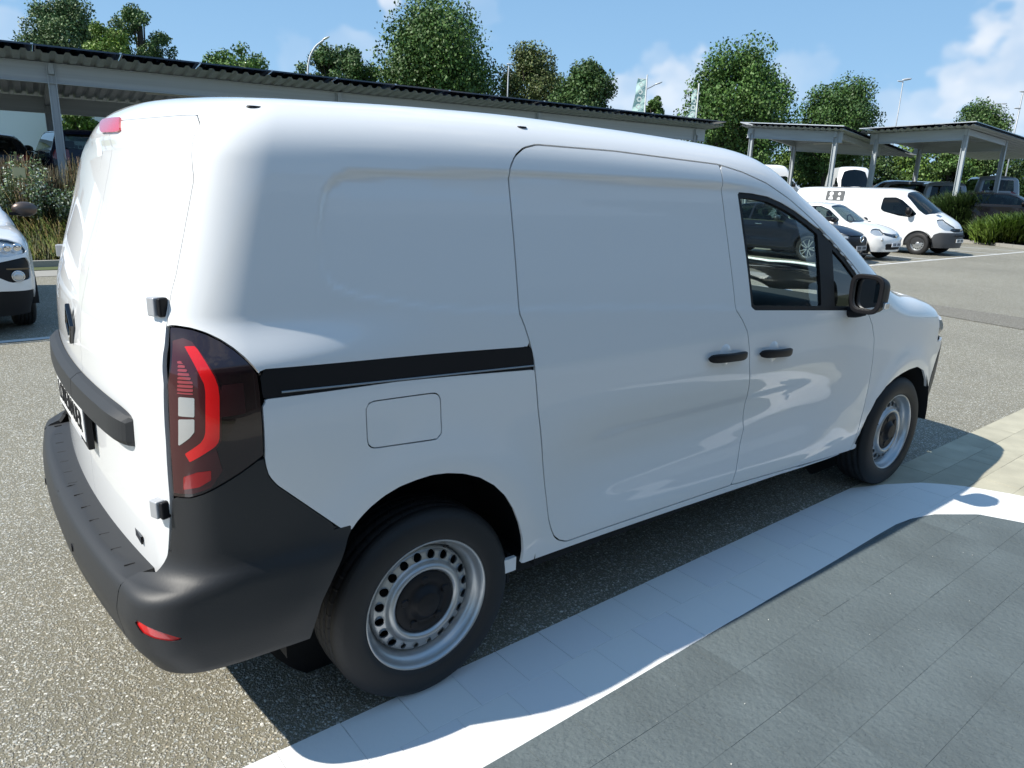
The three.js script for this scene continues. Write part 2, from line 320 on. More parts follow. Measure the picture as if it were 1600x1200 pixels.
function sheet(x0, x1, z0, z1, nx, nz, lift, shade, fx = t => t, fz = t => t) {
  const pos = [], uv = [], col = [], idx = [];
  for (let j = 0; j <= nz; j++) for (let i = 0; i <= nx; i++) {
    const x = mix(x0, x1, fx(i / nx)), z = mix(z0, z1, fz(j / nz)); pos.push(x, groundY(x, z) + lift, z); uv.push(x, -z); const c = shade(x, z); col.push(c[0], c[1], c[2]);
  }
  for (let j = 0; j < nz; j++) for (let i = 0; i < nx; i++) { const a = j * (nx + 1) + i, b = a + 1, c = a + nx + 1, d = c + 1; idx.push(a, c, b, b, c, d); }
  const g = new THREE.BufferGeometry(); g.setAttribute('position', new THREE.Float32BufferAttribute(pos, 3)); g.setAttribute('uv', new THREE.Float32BufferAttribute(uv, 2)); g.setAttribute('color', new THREE.Float32BufferAttribute(col, 3)); g.setIndex(idx); g.computeVertexNormals(); return g;
}
const asphaltMat = new THREE.MeshStandardMaterial({ map: STONES.map, bumpMap: STONES.bump, bumpScale: 0.0045, roughness: 0.78, vertexColors: true });
const blot = (x, z) => { const k = 0.93 + 0.20 * (fbm(x * 0.35 + 5, 0.3, z * 0.35, 4) - 0.5) * 2 + 0.10 * (fbm(x * 2.1, 7.3, z * 2.1 + 4, 3) - 0.5) * 2; return [k, k * 0.995, k * 0.985]; };
const PAVE_Z = 0.863, paveZ = (x, z) => z - 0.0125 * x;                                   // the paving starts here, beside the van
struct('asphalt', sheet(-16, 36, -12.55, 0.93, 300, 120, 0, blot), asphaltMat);
struct('asphalt', sheet(36, 90, -12.55, 40, 60, 60, -0.002, blot), asphaltMat);
struct('asphalt', sheet(8.42, 36, 0.93, 9, 60, 20, -0.002, blot), asphaltMat);
struct('asphalt', sheet(-16, -0.6, 0.93, 9, 40, 20, -0.002, blot), asphaltMat);
struct('ground', new THREE.PlaneGeometry(3000, 3000).rotateX(-Math.PI / 2).translate(0, -0.12, 0), std([0.085, 0.10, 0.05], 1));
struct('forecourt', sheet(-0.6, 8.42, 0.93, 13, 30, 40, -0.003, (x, z) => { const k = 0.9 + 0.2 * fbm(x * 1.3, 2, z * 1.3, 3); return [0.24 * k, 0.235 * k, 0.205 * k]; }), std([1, 1, 1], 0.85, 0, { vertexColors: true }));
// bank and terrace: grass on the slope, worn asphalt on top
struct('bank', sheet(-40, 110, -17.0, -11.8, 300, 26, 0.015, (x, z) => { const k = 0.75 + 0.5 * fbm(x * 1.7, 4, z * 1.7, 4); return [0.085 * k, 0.105 * k, 0.038 * k]; }), std([1, 1, 1], 1, 0, { vertexColors: true }));
struct('terrace', sheet(-60, 140, -140, -17.0, 100, 60, 0.01, (x, z) => { const g = sstep(-27.5, -28.5, z) * (1 - sstep(30, 33, x)), k = 0.8 + 0.4 * fbm(x * 0.6, 4, z * 0.6, 4); return [mix(0.15, 0.09, g) * k, mix(0.148, 0.135, g) * k, mix(0.135, 0.035, g) * k]; }), std([1, 1, 1], 1, 0, { vertexColors: true }));
struct('terrace', sheet(33.6, 140, -12, -1, 90, 40, 0.012, (x, z) => { const k = 0.8 + 0.4 * fbm(x * 0.6, 4, z * 0.6, 4); return [0.15 * k, 0.148 * k, 0.135 * k]; }), std([1, 1, 1], 1, 0, { vertexColors: true }));

// paving blocks, 20 x 19 cm in running bond; the car park marking is painted across them
{
  const R = rng(5), pitch = 0.197, len = 0.2, j = 0.0012;
  const paintBump = grainTex(512, 40, 21, 1, 60, 200), concreteBump = grainTex(512, 90, 33, 1, 80, 180);
  const brush = dataTex(1024, (d, n) => {                   // thick paint dragged over rough concrete
    const RR = rng(4), h = new Float32Array(n * n);
    for (let s = 0; s < 9000; s++) { const x0 = RR() * n, y0 = RR() * n, L = 6 + 26 * RR(), a = -0.25 + (RR() - 0.5) * 0.9, w = RR() < 0.5 ? 1 : 2, v = (RR() - 0.55) * 0.9; for (let k = 0; k < L; k++) { const x = Math.floor(x0 + k * Math.cos(a) + n) % n, y = Math.floor(y0 + k * Math.sin(a) + n * 2) % n; for (let q = 0; q < w; q++) h[((y + q) % n) * n + x] += v * Math.sin(Math.PI * k / L); } }
    for (let y = 0; y < n; y++) for (let x = 0; x < n; x++) { const o = (y * n + x), f = fbm(x / n * 60, y / n * 60, 3, 3), k = clamp(0.5 + 0.24 * h[o] + 0.35 * (f - 0.5)) * 255; d[4 * o] = d[4 * o + 1] = d[4 * o + 2] = k; d[4 * o + 3] = 255; }
  });
  const worn = (base, amp, seed) => dataTex(512, (d, n) => { for (let y = 0; y < n; y++) for (let x = 0; x < n; x++) { const f = fbm(x / n * 9, y / n * 9, seed, 5), g = hash3(x, y, seed), k = base.map(b => clamp(b * (1 + amp * (f - 0.5) * 2 + 0.05 * (g - 0.5)))); const o = (y * n + x) * 4; for (let c = 0; c < 3; c++) d[o + c] = k[c] * 255; d[o + 3] = 255; } }, { srgb: true });
  const tex = (t, r) => { const c = t.clone(); c.repeat.set(r, r); c.needsUpdate = true; return c; };
  const white = ['a', 'b'].map((q, i) => new THREE.MeshStandardMaterial({ color: lin(0.80 - i * 0.02, 0.80 - i * 0.02, 0.78), roughness: 0.62, bumpMap: tex(paintBump, 2.1), bumpScale: 0.0012 }));
  const greyMap = worn([0.350, 0.385, 0.392], 0.10, 61), beigeMap = worn([0.685, 0.665, 0.59], 0.10, 71);
  const grey = [1, 0.985, 1.015].map((k, i) => new THREE.MeshStandardMaterial({ map: tex(greyMap, 0.55), color: lin(k, k, k), roughness: 0.80, bumpMap: tex(brush, 1.15), bumpScale: 0.010 }));
  const beige = [1, 0.93, 1.04].map((k, i) => new THREE.MeshStandardMaterial({ map: tex(beigeMap, 0.7 + 0.1 * i), color: lin(k, k, k * 0.99), roughness: 0.85, bumpMap: tex(concreteBump, 3), bumpScale: 0.001 }));
  const paving = new THREE.Group(); paving.name = 'paving'; paving.userData.kind = 'structure'; scene.add(paving);
  // marking: white band two rows wide that swings outwards at its far end, grey inside it
  const outer = curve([[-3, 0.6], [3.50, 0.70], [3.70, 0.80], [3.885, 0.867], [4.163, 0.996], [4.34, 1.171], [4.44, 1.338], [4.49, 1.47], [4.60, 2.1], [4.68, 3.2], [4.71, 6]]);
  const inner = curve([[-3, 1.30], [0.845, 1.258], [2.09, 1.228], [2.83, 1.214], [3.30, 1.200], [3.49, 1.197], [3.633, 1.212], [3.747, 1.243], [3.85, 1.285], [3.929, 1.333], [4.024, 1.45], [4.08, 1.58], [4.18, 2.1], [4.26, 3.2], [4.30, 6]]);
  const inOut = (x, z) => outer(x) - z, inIn = (x, z) => inner(x) - z;            // negative inside the marking / inside the grey
  { // mortar and paint standing a little below the blocks, in the colour of each field
    const strip = (lo, hi, x0, x1, n, mat, name) => { const pos = [], idx = []; for (let i = 0; i <= n; i++) { const x = mix(x0, x1, i / n), a = lo(x), b = Math.max(a, hi(x)); for (let q = 0; q <= 6; q++) pos.push(x, 0.0028, mix(a, b, q / 6)); } for (let i = 0; i < n; i++) for (let q = 0; q < 6; q++) { const a = i * 7 + q; idx.push(a, a + 1, a + 7, a + 1, a + 8, a + 7); } const g = new THREE.BufferGeometry(); g.setAttribute('position', new THREE.Float32BufferAttribute(pos, 3)); g.setIndex(idx); g.computeVertexNormals(); struct(name, g, mat); };
    const edge = x => paveZ(x, 0.94);
    strip(x => Math.max(edge(x), inner(x)), () => 3.6, -1.7, 4.4, 90, std([0.10, 0.12, 0.125], 0.9), 'joint_filling');
    strip(x => Math.max(edge(x), Math.min(3.6, outer(x))), x => Math.min(3.6, inner(x)), -1.7, 4.75, 160, std([0.58, 0.58, 0.57], 0.8), 'joint_filling');
    strip(x => edge(x), x => Math.min(3.6, outer(x)), 3.4, 8.4, 120, std([0.12, 0.115, 0.095], 0.95), 'joint_filling');
  }
  const clipP = (pts, f) => { const o = []; for (let i = 0; i < pts.length; i++) { const a = pts[i], b = pts[(i + 1) % pts.length], fa = f(...a), fb = f(...b); if (fa < 0) o.push(a); if (fa * fb < 0) { const t = fa / (fa - fb); o.push([mix(a[0], b[0], t), mix(a[1], b[1], t)]); } } return o; };
  const block = (pts, y, mat, name) => {
    if (pts.length < 3) return; let A = 0; for (let i = 0; i < pts.length; i++) { const a = pts[i], b = pts[(i + 1) % pts.length]; A += a[0] * b[1] - a[1] * b[0]; } if (Math.abs(A) < 4e-5) return;
    if (A > 0) pts = pts.slice().reverse();
    const n = pts.length, cx = pts.reduce((s, p) => s + p[0], 0) / n, cz = pts.reduce((s, p) => s + p[1], 0) / n, c = 0.0007, pos = [], nor = [], uv = [], idx = [];
    const tx = (R() - 0.5) * 0.003, tz = (R() - 0.5) * 0.003;
    const yy = (x, z) => y + (x - cx) * tx + (z - cz) * tz;
    const inn = pts.map(([x, z]) => { const d = Math.hypot(x - cx, z - cz) || 1, k = Math.max(0, 1 - c * 1.4 / d); return [cx + (x - cx) * k, cz + (z - cz) * k]; });
    for (const [x, z] of inn) { pos.push(x, yy(x, z), z); nor.push(0, 1, 0); uv.push(x, -z); }
    for (let i = 1; i < n - 1; i++) idx.push(0, i, i + 1);
    for (let i = 0; i < n; i++) {
      const a = pts[i], b = pts[(i + 1) % n], ia = inn[i], ib = inn[(i + 1) % n], nx = b[1] - a[1], nz = -(b[0] - a[0]), l = Math.hypot(nx, nz) || 1; let s = pos.length / 3; const N = [-nx / l, -nz / l];
      const q = [[ia, 0, 0], [ib, 0, 0], [b, c, 1], [a, c, 1]];
      for (const [p, dn, w] of q) { pos.push(p[0], yy(p[0], p[1]) - dn, p[1]); nor.push(N[0] * 0.7 * w, w ? 0.7 : 1, N[1] * 0.7 * w); uv.push(p[0], -p[1]); } idx.push(s, s + 2, s + 1, s, s + 3, s + 2); s += 4;
      for (const [p, dn] of [[a, c], [b, c], [b, 0.03], [a, 0.03]]) { pos.push(p[0], yy(p[0], p[1]) - dn, p[1]); nor.push(N[0], 0, N[1]); uv.push(p[0], -p[1] - dn); } idx.push(s, s + 2, s + 1, s, s + 3, s + 2);
    }
    const g = new THREE.BufferGeometry(); g.setAttribute('position', new THREE.Float32BufferAttribute(pos, 3)); g.setAttribute('normal', new THREE.Float32BufferAttribute(nor, 3)); g.setAttribute('uv', new THREE.Float32BufferAttribute(uv, 2)); g.setIndex(idx);
    mat.side = THREE.DoubleSide; part(name, g, mat, paving);
  };
  for (let r = 0; r < 14; r++) {
    const z0 = PAVE_Z + r * pitch, z1 = z0 + pitch, off = (r % 2 ? 0.1 : 0) - 0.015;
    for (let i = -8; i < 45; i++) {
      const x0 = off + i * len, x1 = x0 + len; if (x0 < -0.5 && r > 2) continue; if (z0 > 2.35 && x0 < 3) continue; if (x1 > 8.4 || z0 > 0.9 + (x0 < 4 ? 1.9 : 1.1)) continue;
      const lv = 0.0045 + (R() - 0.5) * 0.0012;
      const k = (inIn((x0 + x1) / 2, (z0 + z1) / 2) < 0 ? 0.0003 : j / 2) + 0.0007 * R(); let q = [[x0 + k, z0 + k], [x1 - k, z0 + k], [x1 - k, z1 - k], [x0 + k, z1 - k]].map(([x, z]) => [x, paveZ(x, z)]);
      const sub = (pts, nn = 5) => { const o = []; for (let a = 0; a < pts.length; a++) for (let t = 0; t < nn; t++) o.push([mix(pts[a][0], pts[(a + 1) % pts.length][0], t / nn), mix(pts[a][1], pts[(a + 1) % pts.length][1], t / nn)]); return o; };
      const all = (f, s) => q.every(p => f(...p) * s > 0);
      if (all(inIn, -1)) block(q, lv, grey[Math.floor(R() * 3)], 'paver');
      else if (all(inOut, 1)) block(q, lv, beige[Math.floor(R() * 3)], 'paver');
      else if (all(inOut, -1) && all(inIn, 1)) block(q, lv, white[Math.floor(R() * 2)], 'paver');
      else { const s = sub(q); const w = white[0]; block(clipP(s, inIn), lv, grey[0], 'paver'); block(clipP(clipP(s, (x, z) => -inIn(x, z)), inOut), lv, w, 'paver'); block(clipP(s, (x, z) => -inOut(x, z)), lv, beige[0], 'paver'); }
    }
  }
  // crumbs of stone lying on the painted blocks
  { const n = 70, g = new THREE.IcosahedronGeometry(1, 0), im = new THREE.InstancedMesh(g, std([0.55, 0.54, 0.50], 0.8), n), M = new THREE.Matrix4(), Q = new THREE.Quaternion(), E = new THREE.Euler();
    for (let i = 0; i < n; i++) { const x = mix(0.7, 4.0, R()), z = mix(1.28, 2.5, R()), r = 0.0010 + 0.0022 * R() * R(); E.set(R() * 6, R() * 6, R() * 6); M.compose(V3(x, 0.0050 + r * 0.5, z), Q.setFromEuler(E), V3(r, r * 0.7, r * 1.2)); im.setMatrixAt(i, M); }
    im.name = 'stone_crumbs'; im.userData.kind = 'stuff'; tag(im, 'tiny pale stone crumbs scattered over the grey painted blocks', 'gravel'); im.castShadow = true; scene.add(im); }
}
// ---------------------------------------------------------------- wheels
const treadBump = dataTex(512, (d, n) => {
  for (let y = 0; y < n; y++) for (let x = 0; x < n; x++) {   // x runs round the tyre, y across its section
    const v = y / n; let k = 150; const sh = (v > 0.30 && v < 0.40) || (v > 0.60 && v < 0.70);
    if (sh && (x % 32) < 5) k = 40; if (v >= 0.40 && v <= 0.60 && ((x + Math.floor(y * 0.7)) % 32) < 3) k = 70;
    if ((v > 0.12 && v < 0.2) || (v > 0.8 && v < 0.88)) k += 14 * ((hash3(x >> 4, y >> 3, 3) > 0.55) ? 1 : 0);
    const o = (y * n + x) * 4; d[o] = d[o + 1] = d[o + 2] = k; d[o + 3] = 255;
  }
}); treadBump.repeat.set(3, 1);
const tyreMat = std([0.014, 0.014, 0.0145], 0.62, 0, { bumpMap: treadBump, bumpScale: 0.004 });
function latheZ(prof, seg = 72) {    // profile of [radius, axial], axis along z, outside = +z
  const g = new THREE.LatheGeometry(prof.map(p => new THREE.Vector2(p[0], p[1])), seg); return g.rotateX(Math.PI / 2);
}
function makeTyre(R, rimR, w) {
  const h = w / 2, s = R - rimR, pr = [];
  const outer = [[rimR - 0.004, h * 0.80], [rimR + 0.010, h * 0.93], [rimR + s * 0.22, h * 1.0], [rimR + s * 0.45, h * 1.02], [rimR + s * 0.70, h * 0.98], [R - 0.020, h * 0.90], [R - 0.008, h * 0.80], [R - 0.0025, h * 0.68]];
  const g = [0.56, 0.20]; const tread = [];
  for (const c of [0.50, 0.17]) tread.push([R - 0.0015, h * (c + 0.06)], [R - 0.009, h * (c + 0.05)], [R - 0.009, h * (c - 0.05)], [R, h * (c - 0.06)]);
  const half = [...outer, ...tread];
  const all = [...half, ...half.slice().reverse().map(([r, a]) => [r, -a])];
  return latheZ(all, 96);
}
function lathSkin(prof, seg) {       // lathe about z as P/N/I for cutMesh
  const g = latheZ(prof, seg), p = g.attributes.position.array, n = g.attributes.normal.array;
  return { P: Array.from(p), N: Array.from(n), I: Array.from(g.index.array) };
}
const steelRimGeo = (() => {
  const s = [[0.104, 0.058], [0.108, 0.066], [0.114, 0.073], [0.122, 0.075], [0.130, 0.070], [0.137, 0.058], [0.142, 0.053], [0.148, 0.0515], [0.154, 0.0505], [0.160, 0.0495], [0.166, 0.048], [0.172, 0.045], [0.177, 0.038], [0.180, 0.028]];
  const fine = []; for (let i = 0; i < s.length - 1; i++) for (let k = 0; k < 3; k++) fine.push([mix(s[i][0], s[i + 1][0], k / 3), mix(s[i][1], s[i + 1][1], k / 3)]); fine.push(s[s.length - 1]);
  const holes = []; for (let i = 0; i < 20; i++) { const a = i / 20 * 2 * Math.PI + 0.1, small = i >= 12 && i < 15; holes.push([0.1565 * Math.cos(a), 0.1565 * Math.sin(a), small ? 0.009 : 0.0142]); }
  const disc = cutMesh(lathSkin(fine, 240), (x, y) => { let d = 1e9; for (const h of holes) d = Math.min(d, Math.hypot(x - h[0], y - h[1]) - h[2]); return -d; }, 0.006, 0);
  const barrel = latheZ([[0.180, 0.026], [0.184, 0.034], [0.190, 0.050], [0.197, 0.060], [0.204, 0.064], [0.207, 0.078], [0.2125, 0.088], [0.2165, 0.0915], [0.220, 0.091], [0.2215, 0.086], [0.219, 0.080], [0.20, -0.06], [0.20, -0.085]], 96);
  const weight = box(0.045, 0.012, 0.006, 0.126, -0.172, 0.088);
  return { disc, barrel };
})();
function steelWheel(parent, x, y, z, side, R = 0.322, rot = 0) {
  const w = new THREE.Group(); w.name = 'wheel'; parent.add(w); w.position.set(x, y, z); if (side < 0) w.rotation.y = Math.PI; w.rotation.z = rot;
  part('tyre', tyreCache(R, 0.215, 0.205), tyreMat, w);
  part('rim', [steelRimGeo.disc, steelRimGeo.barrel], MAT.rim, w);
  part('brake_drum', latheZ([[0.001, 0.02], [0.13, 0.02], [0.135, -0.05], [0.18, -0.052], [0.182, -0.09]], 32), MAT.black, w);
  const cap = [latheZ([[0.106, 0.050], [0.106, 0.062], [0.100, 0.068], [0.080, 0.070], [0.074, 0.0665], [0.062, 0.067], [0.056, 0.071], [0.047, 0.079], [0.042, 0.086], [0.037, 0.089], [0.001, 0.0905]], 72)];
  for (let i = 0; i < 5; i++) { const a = i / 5 * Math.PI * 2; cap.push(new THREE.CylinderGeometry(0.011, 0.015, 0.006, 14).rotateX(Math.PI / 2).translate(0.078 * Math.cos(a), 0.078 * Math.sin(a), 0.071)); }
  part('hub_cap', cap, MAT.trim, w);
  part('valve', new THREE.CylinderGeometry(0.004, 0.005, 0.035, 8).rotateX(1.1).translate(0.13, 0.14, 0.07), MAT.black, w);
  return w;
}
const tyreStore = {};
function tyreCache(R, r, w) { const k = [R, r, w].join(); return tyreStore[k] || (tyreStore[k] = makeTyre(R, r, w)); }

// ---------------------------------------------------------------- the white delivery van
const VAN = (() => {
  const Wy = curve([[0.25, 0.872], [0.32, 0.893], [0.42, 0.911], [0.6, 0.926], [0.8, 0.931], [1.0, 0.925], [1.15, 0.909], [1.25, 0.895], [1.45, 0.861], [1.6, 0.832], [1.7, 0.808], [1.77, 0.780], [1.83, 0.742], [1.95, 0.63]]);
  const taper = curve([[0, 0.03], [0.25, 0.010], [0.7, 0], [3.2, 0], [3.7, 0.006], [4.1, 0.022], [4.4, 0.055], [4.65, 0.105], [4.95, 0.2]]);
  const H = curve([[0.1, 1.72], [0.2, 1.77], [0.3, 1.805], [0.4, 1.826], [0.52, 1.841], [0.7, 1.850], [1.0, 1.860], [1.3, 1.864], [1.7, 1.857], [2.1, 1.845], [2.4, 1.831], [2.6, 1.812], [2.78, 1.775], [2.95, 1.715], [3.08, 1.655], [3.26, 1.575], [3.46, 1.475], [3.67, 1.36], [3.84, 1.265], [3.97, 1.20], [4.1, 1.16], [4.35, 1.12], [4.6, 1.06], [4.75, 0.99], [4.83, 0.90], [4.9, 0.76]]);
  const X0 = curve([[0.3, 0.105], [0.6, 0.101], [0.9, 0.105], [1.1, 0.112], [1.2, 0.122], [1.3, 0.147], [1.38, 0.170], [1.5, 0.206], [1.6, 0.234], [1.70, 0.262], [1.8, 0.285], [1.9, 0.315]]);
  const XF = curve([[0.2, 4.80], [0.4, 4.87], [0.6, 4.895], [0.75, 4.885], [0.9, 4.85], [1.1, 4.76]]);
  const recess = poly([[0.565, 1.42], [0.575, 1.50], [0.60, 1.580], [0.625, 1.610], [0.67, 1.630], [0.9, 1.640], [1.3, 1.652], [2.3, 1.640], [2.62, 1.62], [2.62, 1.125], [2.30, 1.160], [1.7, 1.208], [1.2, 1.238], [1.0, 1.252], [0.855, 1.272], [0.664, 1.314], [0.60, 1.340], [0.575, 1.37]]);
  const recessLow = curve([[0.5, 1.36], [0.664, 1.314], [0.855, 1.272], [1.2, 1.238], [1.7, 1.208], [2.3, 1.160], [2.62, 1.125]]);
  const hollow = curve([[0.28, 0], [0.34, 0.001], [0.40, 0.010], [0.48, 0.033], [0.56, 0.054], [0.64, 0.062], [0.72, 0.050], [0.80, 0.024], [0.87, 0.006], [0.93, 0.0005], [1.0, 0]]);
  const W = (x, y) => {
    let w = Wy(y) - taper(x);
    if (x < 1.1) w += 0.036 * (1 - sstep(1.16, 1.285, y)) * (1 - sstep(0.30, 1.0, x)) * sstep(0.7, 1.05, y);           // rear haunch
    if (y > 1.08 && x < 2.8) { const d = recess(x, y); if (d < 0.02) { const yb = recessLow(x), k = clamp((y - yb) / 0.34); w -= (0.0027 + 0.0105 * k) * (1 - sstep(-0.018, 0.007, d)) * (1 - sstep(2.2, 2.6, x)); } }
    const m = sstep(1.15, 1.75, x) * (1 - sstep(2.85, 3.5, x));
    if (m > 0 && y < 1 && y > 0.28) w -= hollow(y) * m;                                                              // hollow along the doors
    const dr = Math.hypot(x - 0.87, (y - 0.33) * 0.9), df = Math.hypot(x - 3.98, (y - 0.33) * 1.0);
    w += 0.012 * Math.exp(-(((dr - 0.44) / 0.07) ** 2)) * sstep(0.35, 0.55, y) + 0.016 * Math.exp(-(((df - 0.42) / 0.07) ** 2)) * sstep(0.35, 0.55, y);
    return w;
  };
  const doorPress = poly([[-0.3, 1.12], [0.30, 1.12], [0.45, 1.135], [0.56, 1.17], [0.62, 1.23], [0.64, 1.33], [0.62, 1.46], [0.58, 1.56], [0.52, 1.60], [0.42, 1.63], [0.25, 1.652], [-0.3, 1.665]]);
  const Xr = (y, z) => { const a = Math.abs(z); let x = X0(y) + 0.085 * z * z; x -= 0.022 * sstep(1.67, 1.73, y) * (1 - sstep(0.1, 0.55, a)); if (y > 1.0 && y < 1.75) x += 0.0016 * (1 - sstep(-0.05, 0.015, doorPress(a, y))); return x; };
  const T = (x, z) => H(x + 0.25 * z * z * sstep(2.3, 2.9, x)) - 0.045 * (z / 0.75) ** 2;
  const F = (x, y, z) => {
    const a = Math.abs(z), fs = a - W(x, y);
    let f = smax(fs, Xr(y, a) - x, 0.17);
    f = smax(f, (x - (XF(y) - 0.28 * a * a)) * 0.9, 0.16);
    return smax(f, (y - T(x, a)) * 0.9, 0.11);
  };
  const hit = (px, py) => {           // where the picture ray meets the body
    const d = rayOf(px, py); let t = 0.6, pt = t;
    for (; t < 9; t += 0.01) { if (F(CAM.x + d.x * t, CAM.y + d.y * t, CAM.z + d.z * t) < 0) break; pt = t; }
    for (let k = 0; k < 30; k++) { const m = (pt + t) / 2; if (F(CAM.x + d.x * m, CAM.y + d.y * m, CAM.z + d.z * m) < 0) t = m; else pt = m; }
    return V3(CAM.x + d.x * t, CAM.y + d.y * t, CAM.z + d.z * t);
  };
  const sidePts = l => l.map(([a, b, r]) => { const h = hit(a, b); return r === undefined ? [h.x, h.y] : [h.x, h.y, r]; });
  const yv = x => Math.min(1.69, T(x, 0.55) - 0.13);
  const base = { xp0: 0.46, xp1: 4.40, zp: 0.50, yv, y0: 0.24, arc: 0.6 };
  const right = new Skin(F, { ...base, du: 0.0145, dv: 0.0145, side: 1 });
  const left = new Skin(F, { ...base, du: 0.035, dv: 0.035, side: -1 });
  return { F, W, Xr, T, hit, sidePts, right, left };
})();

{
  const { F, hit, sidePts, right, left } = VAN;
  const van = thing('delivery_van', 'large white panel van with black rear bumper beside the white painted stripe', 'van');
  const xy = f => (x, y, z) => f(x, y);
  const hp = pts => sidePts(pts);
  // outlines in the side view, read from the photograph and laid on the body
  const slide = poly([...hp([[797, 262], [805, 243], [818, 231], [838, 226], [960, 236], [1123, 257], [1128, 292], [1140, 400], [1150, 484], [1160, 500], [1168, 518], [1171, 545], [1171, 575], [1167, 620], [1162, 670], [1150, 735], [1142, 758], [885, 846], [873, 844], [866, 838], [861, 826], [857, 810], [848, 720], [841, 640], [838, 600], [834, 562], [828, 535], [820, 510], [812, 490], [803, 375]])]);
  const slideEdgeR = hp([[1123, 257], [1128, 292], [1140, 400], [1150, 484], [1160, 500], [1168, 518], [1171, 545], [1171, 575], [1167, 620], [1162, 670], [1150, 735], [1142, 758]]);
  const fdoor = poly([...slideEdgeR, ...hp([[1328, 704], [1338, 680], [1345, 655], [1357, 605], [1364, 560], [1366, 530], [1363, 508], [1356, 488]]), ...hp([[1354, 442], [1332, 413], [1302, 378], [1267, 341], [1232, 310], [1197, 286], [1160, 269]])]);
  const win = poly(hp([[1152, 300], [1175, 302], [1200, 307], [1222, 317], [1242, 329], [1262, 344], [1282, 361], [1302, 382], [1322, 405], [1340, 430], [1352, 450], [1358, 470], [1352, 482], [1340, 485], [1180, 485], [1174, 480]]));
  const lamp = poly(hp([[263, 509], [280, 510.5], [300, 514], [322, 521], [345, 532], [366, 546], [385, 562], [397, 575], [404, 586], [408, 615], [411, 660], [413, 712], [380, 737], [345, 759], [318, 773], [296, 779], [268, 776], [262, 690], [258, 600]]));
  const blackRear = poly([...hp([[268, 776], [296, 779], [318, 773], [345, 759], [380, 737], [413, 712], [415, 727], [419, 741], [425, 750], [434, 759], [490, 797], [545, 834]]), [0.66, 0.60], [0.66, 0.2], [0.0, 0.2], [0.02, 0.5], ...hp([[258, 905], [263, 860], [267, 830]])]);
  const rail = poly(hp([[405, 578], [832, 541.5], [836, 577], [620, 596], [411, 624]]));
  const archR = poly([[0.40, 0.1], [0.465, 0.35], [0.505, 0.5], ...hp([[545, 834], [560, 812], [579, 792], [600, 775], [625, 760], [650, 750], [675, 742], [700, 739], [725, 740], [750, 746], [772, 758], [790, 775], [803, 796], [812, 820], [817, 842], [818, 862], [815, 880], [808, 892]]), [1.2, 0.1]]);
  const archF = poly([...hp([[1336, 706], [1338, 690], [1346, 670], [1355, 650], [1369, 624], [1385, 603], [1398, 591], [1410, 583], [1421, 577]]), [4.09, 0.700], [4.20, 0.662], [4.29, 0.590], [4.36, 0.50], [4.40, 0.38], [4.42, 0.1], [3.46, 0.1]]);
  const fuel = poly(hp([[571, 629], [688, 613], [691, 685], [575, 702]]), 0.028);
  const bumpF = poly([[4.43, 0.1], [4.42, 0.42], [4.44, 0.58], [4.50, 0.72], [4.62, 0.80], [5.0, 0.80], [5.0, 0.1]]);
  const sill = curve([[0.3, 0.36], [1.24, 0.357], [1.82, 0.349], [2.69, 0.326], [3.46, 0.302], [4.5, 0.30]]);
  const low = (x, y) => sill(x) - y;
  const doorR = poly([[-0.4, 0.56], [0.79, 0.56], ...[[257, 908], [263, 860], [266, 800], [265, 776], [259.5, 690], [256, 600], [257.5, 540], [260, 508], [264, 478], [268, 455], [275, 430], [290, 350], [297, 312], [303, 280]].map(([a, b]) => { const p = hit(a, b); return [p.z, p.y]; }), [0.722, 1.69], [0.706, 1.73], [0.67, 1.752], [-0.4, 1.760]]);
  const rear = (f) => (x, y, z) => Math.max(f(z, y), x - 0.5);
  const shield = poly([[2.94, -0.3], [2.94, 0.0], [2.87, 0.45], [2.90, 0.57], [3.3, 0.66], [3.74, 0.72], [3.82, 0.60], [3.93, 0.0], [3.93, -0.3]]);
  const hood = poly([[3.99, -0.3], [3.99, 0], [3.90, 0.5], [3.90, 0.68], [4.25, 0.66], [4.55, 0.58], [4.74, 0.45], [4.78, -0.3]]);
  const head = poly([[4.45, 0.93], [4.62, 0.945], [4.9, 0.93], [4.9, 0.76], [4.72, 0.77], [4.62, 0.83]]);
  const up = (f, y0) => (x, y, z, nx, ny) => Math.max(f(x, Math.abs(z)), y0 - y);
  const G = 0.0028;                                  // half of a shut line
  const sideOnly = z => Math.abs(z) < 0.45 ? 1 : -1;
  const shellFor = s => (x, y, z, nx, ny, nz) => {
    const a = Math.abs(z); let d = low(x, y);
    if (a > 0.45) { d = Math.max(d, -(Math.min(slide(x, y), fdoor(x, y)) - G)); d = Math.max(d, -(archR(x, y)), -(archF(x, y)), -(win(x, y)), -(bumpF(x, y) - G)); if (x < 1.4) d = Math.max(d, -(lamp(x, y) - G), -(blackRear(x, y) - G * 0.5), -(rail(x, y) - 0.001), -(fuel(x, y) - 0.0022)); }
    if (x < 0.55) d = Math.max(d, -(Math.max(doorR(s > 0 ? z : -z, y) - 0.0010, x - 0.5)));
    if (x > 2.5) d = Math.max(d, -(Math.max(shield(x, a) - G, 1.14 - y)), -(Math.max(hood(x, a) - G, 0.9 - y)), -(Math.max(head(x, y) - G, 0.3 - a)));
    if (x > 4.4) d = Math.max(d, -(0.80 - y));
    return d;
  };
  const add = (name, list, mat, parent = van, label) => { const g = list.filter(q => count(q) > 0); if (!g.length) return null; const m = part(name, g, mat, parent); if (label) m.userData.label = label; return m; };
  add('body_shell', [right.cut(shellFor(1)), left.cut(shellFor(-1))], MAT.paint);
  const sl = f => (x, y, z) => Math.max(f(x, y), 0.45 - Math.abs(z));
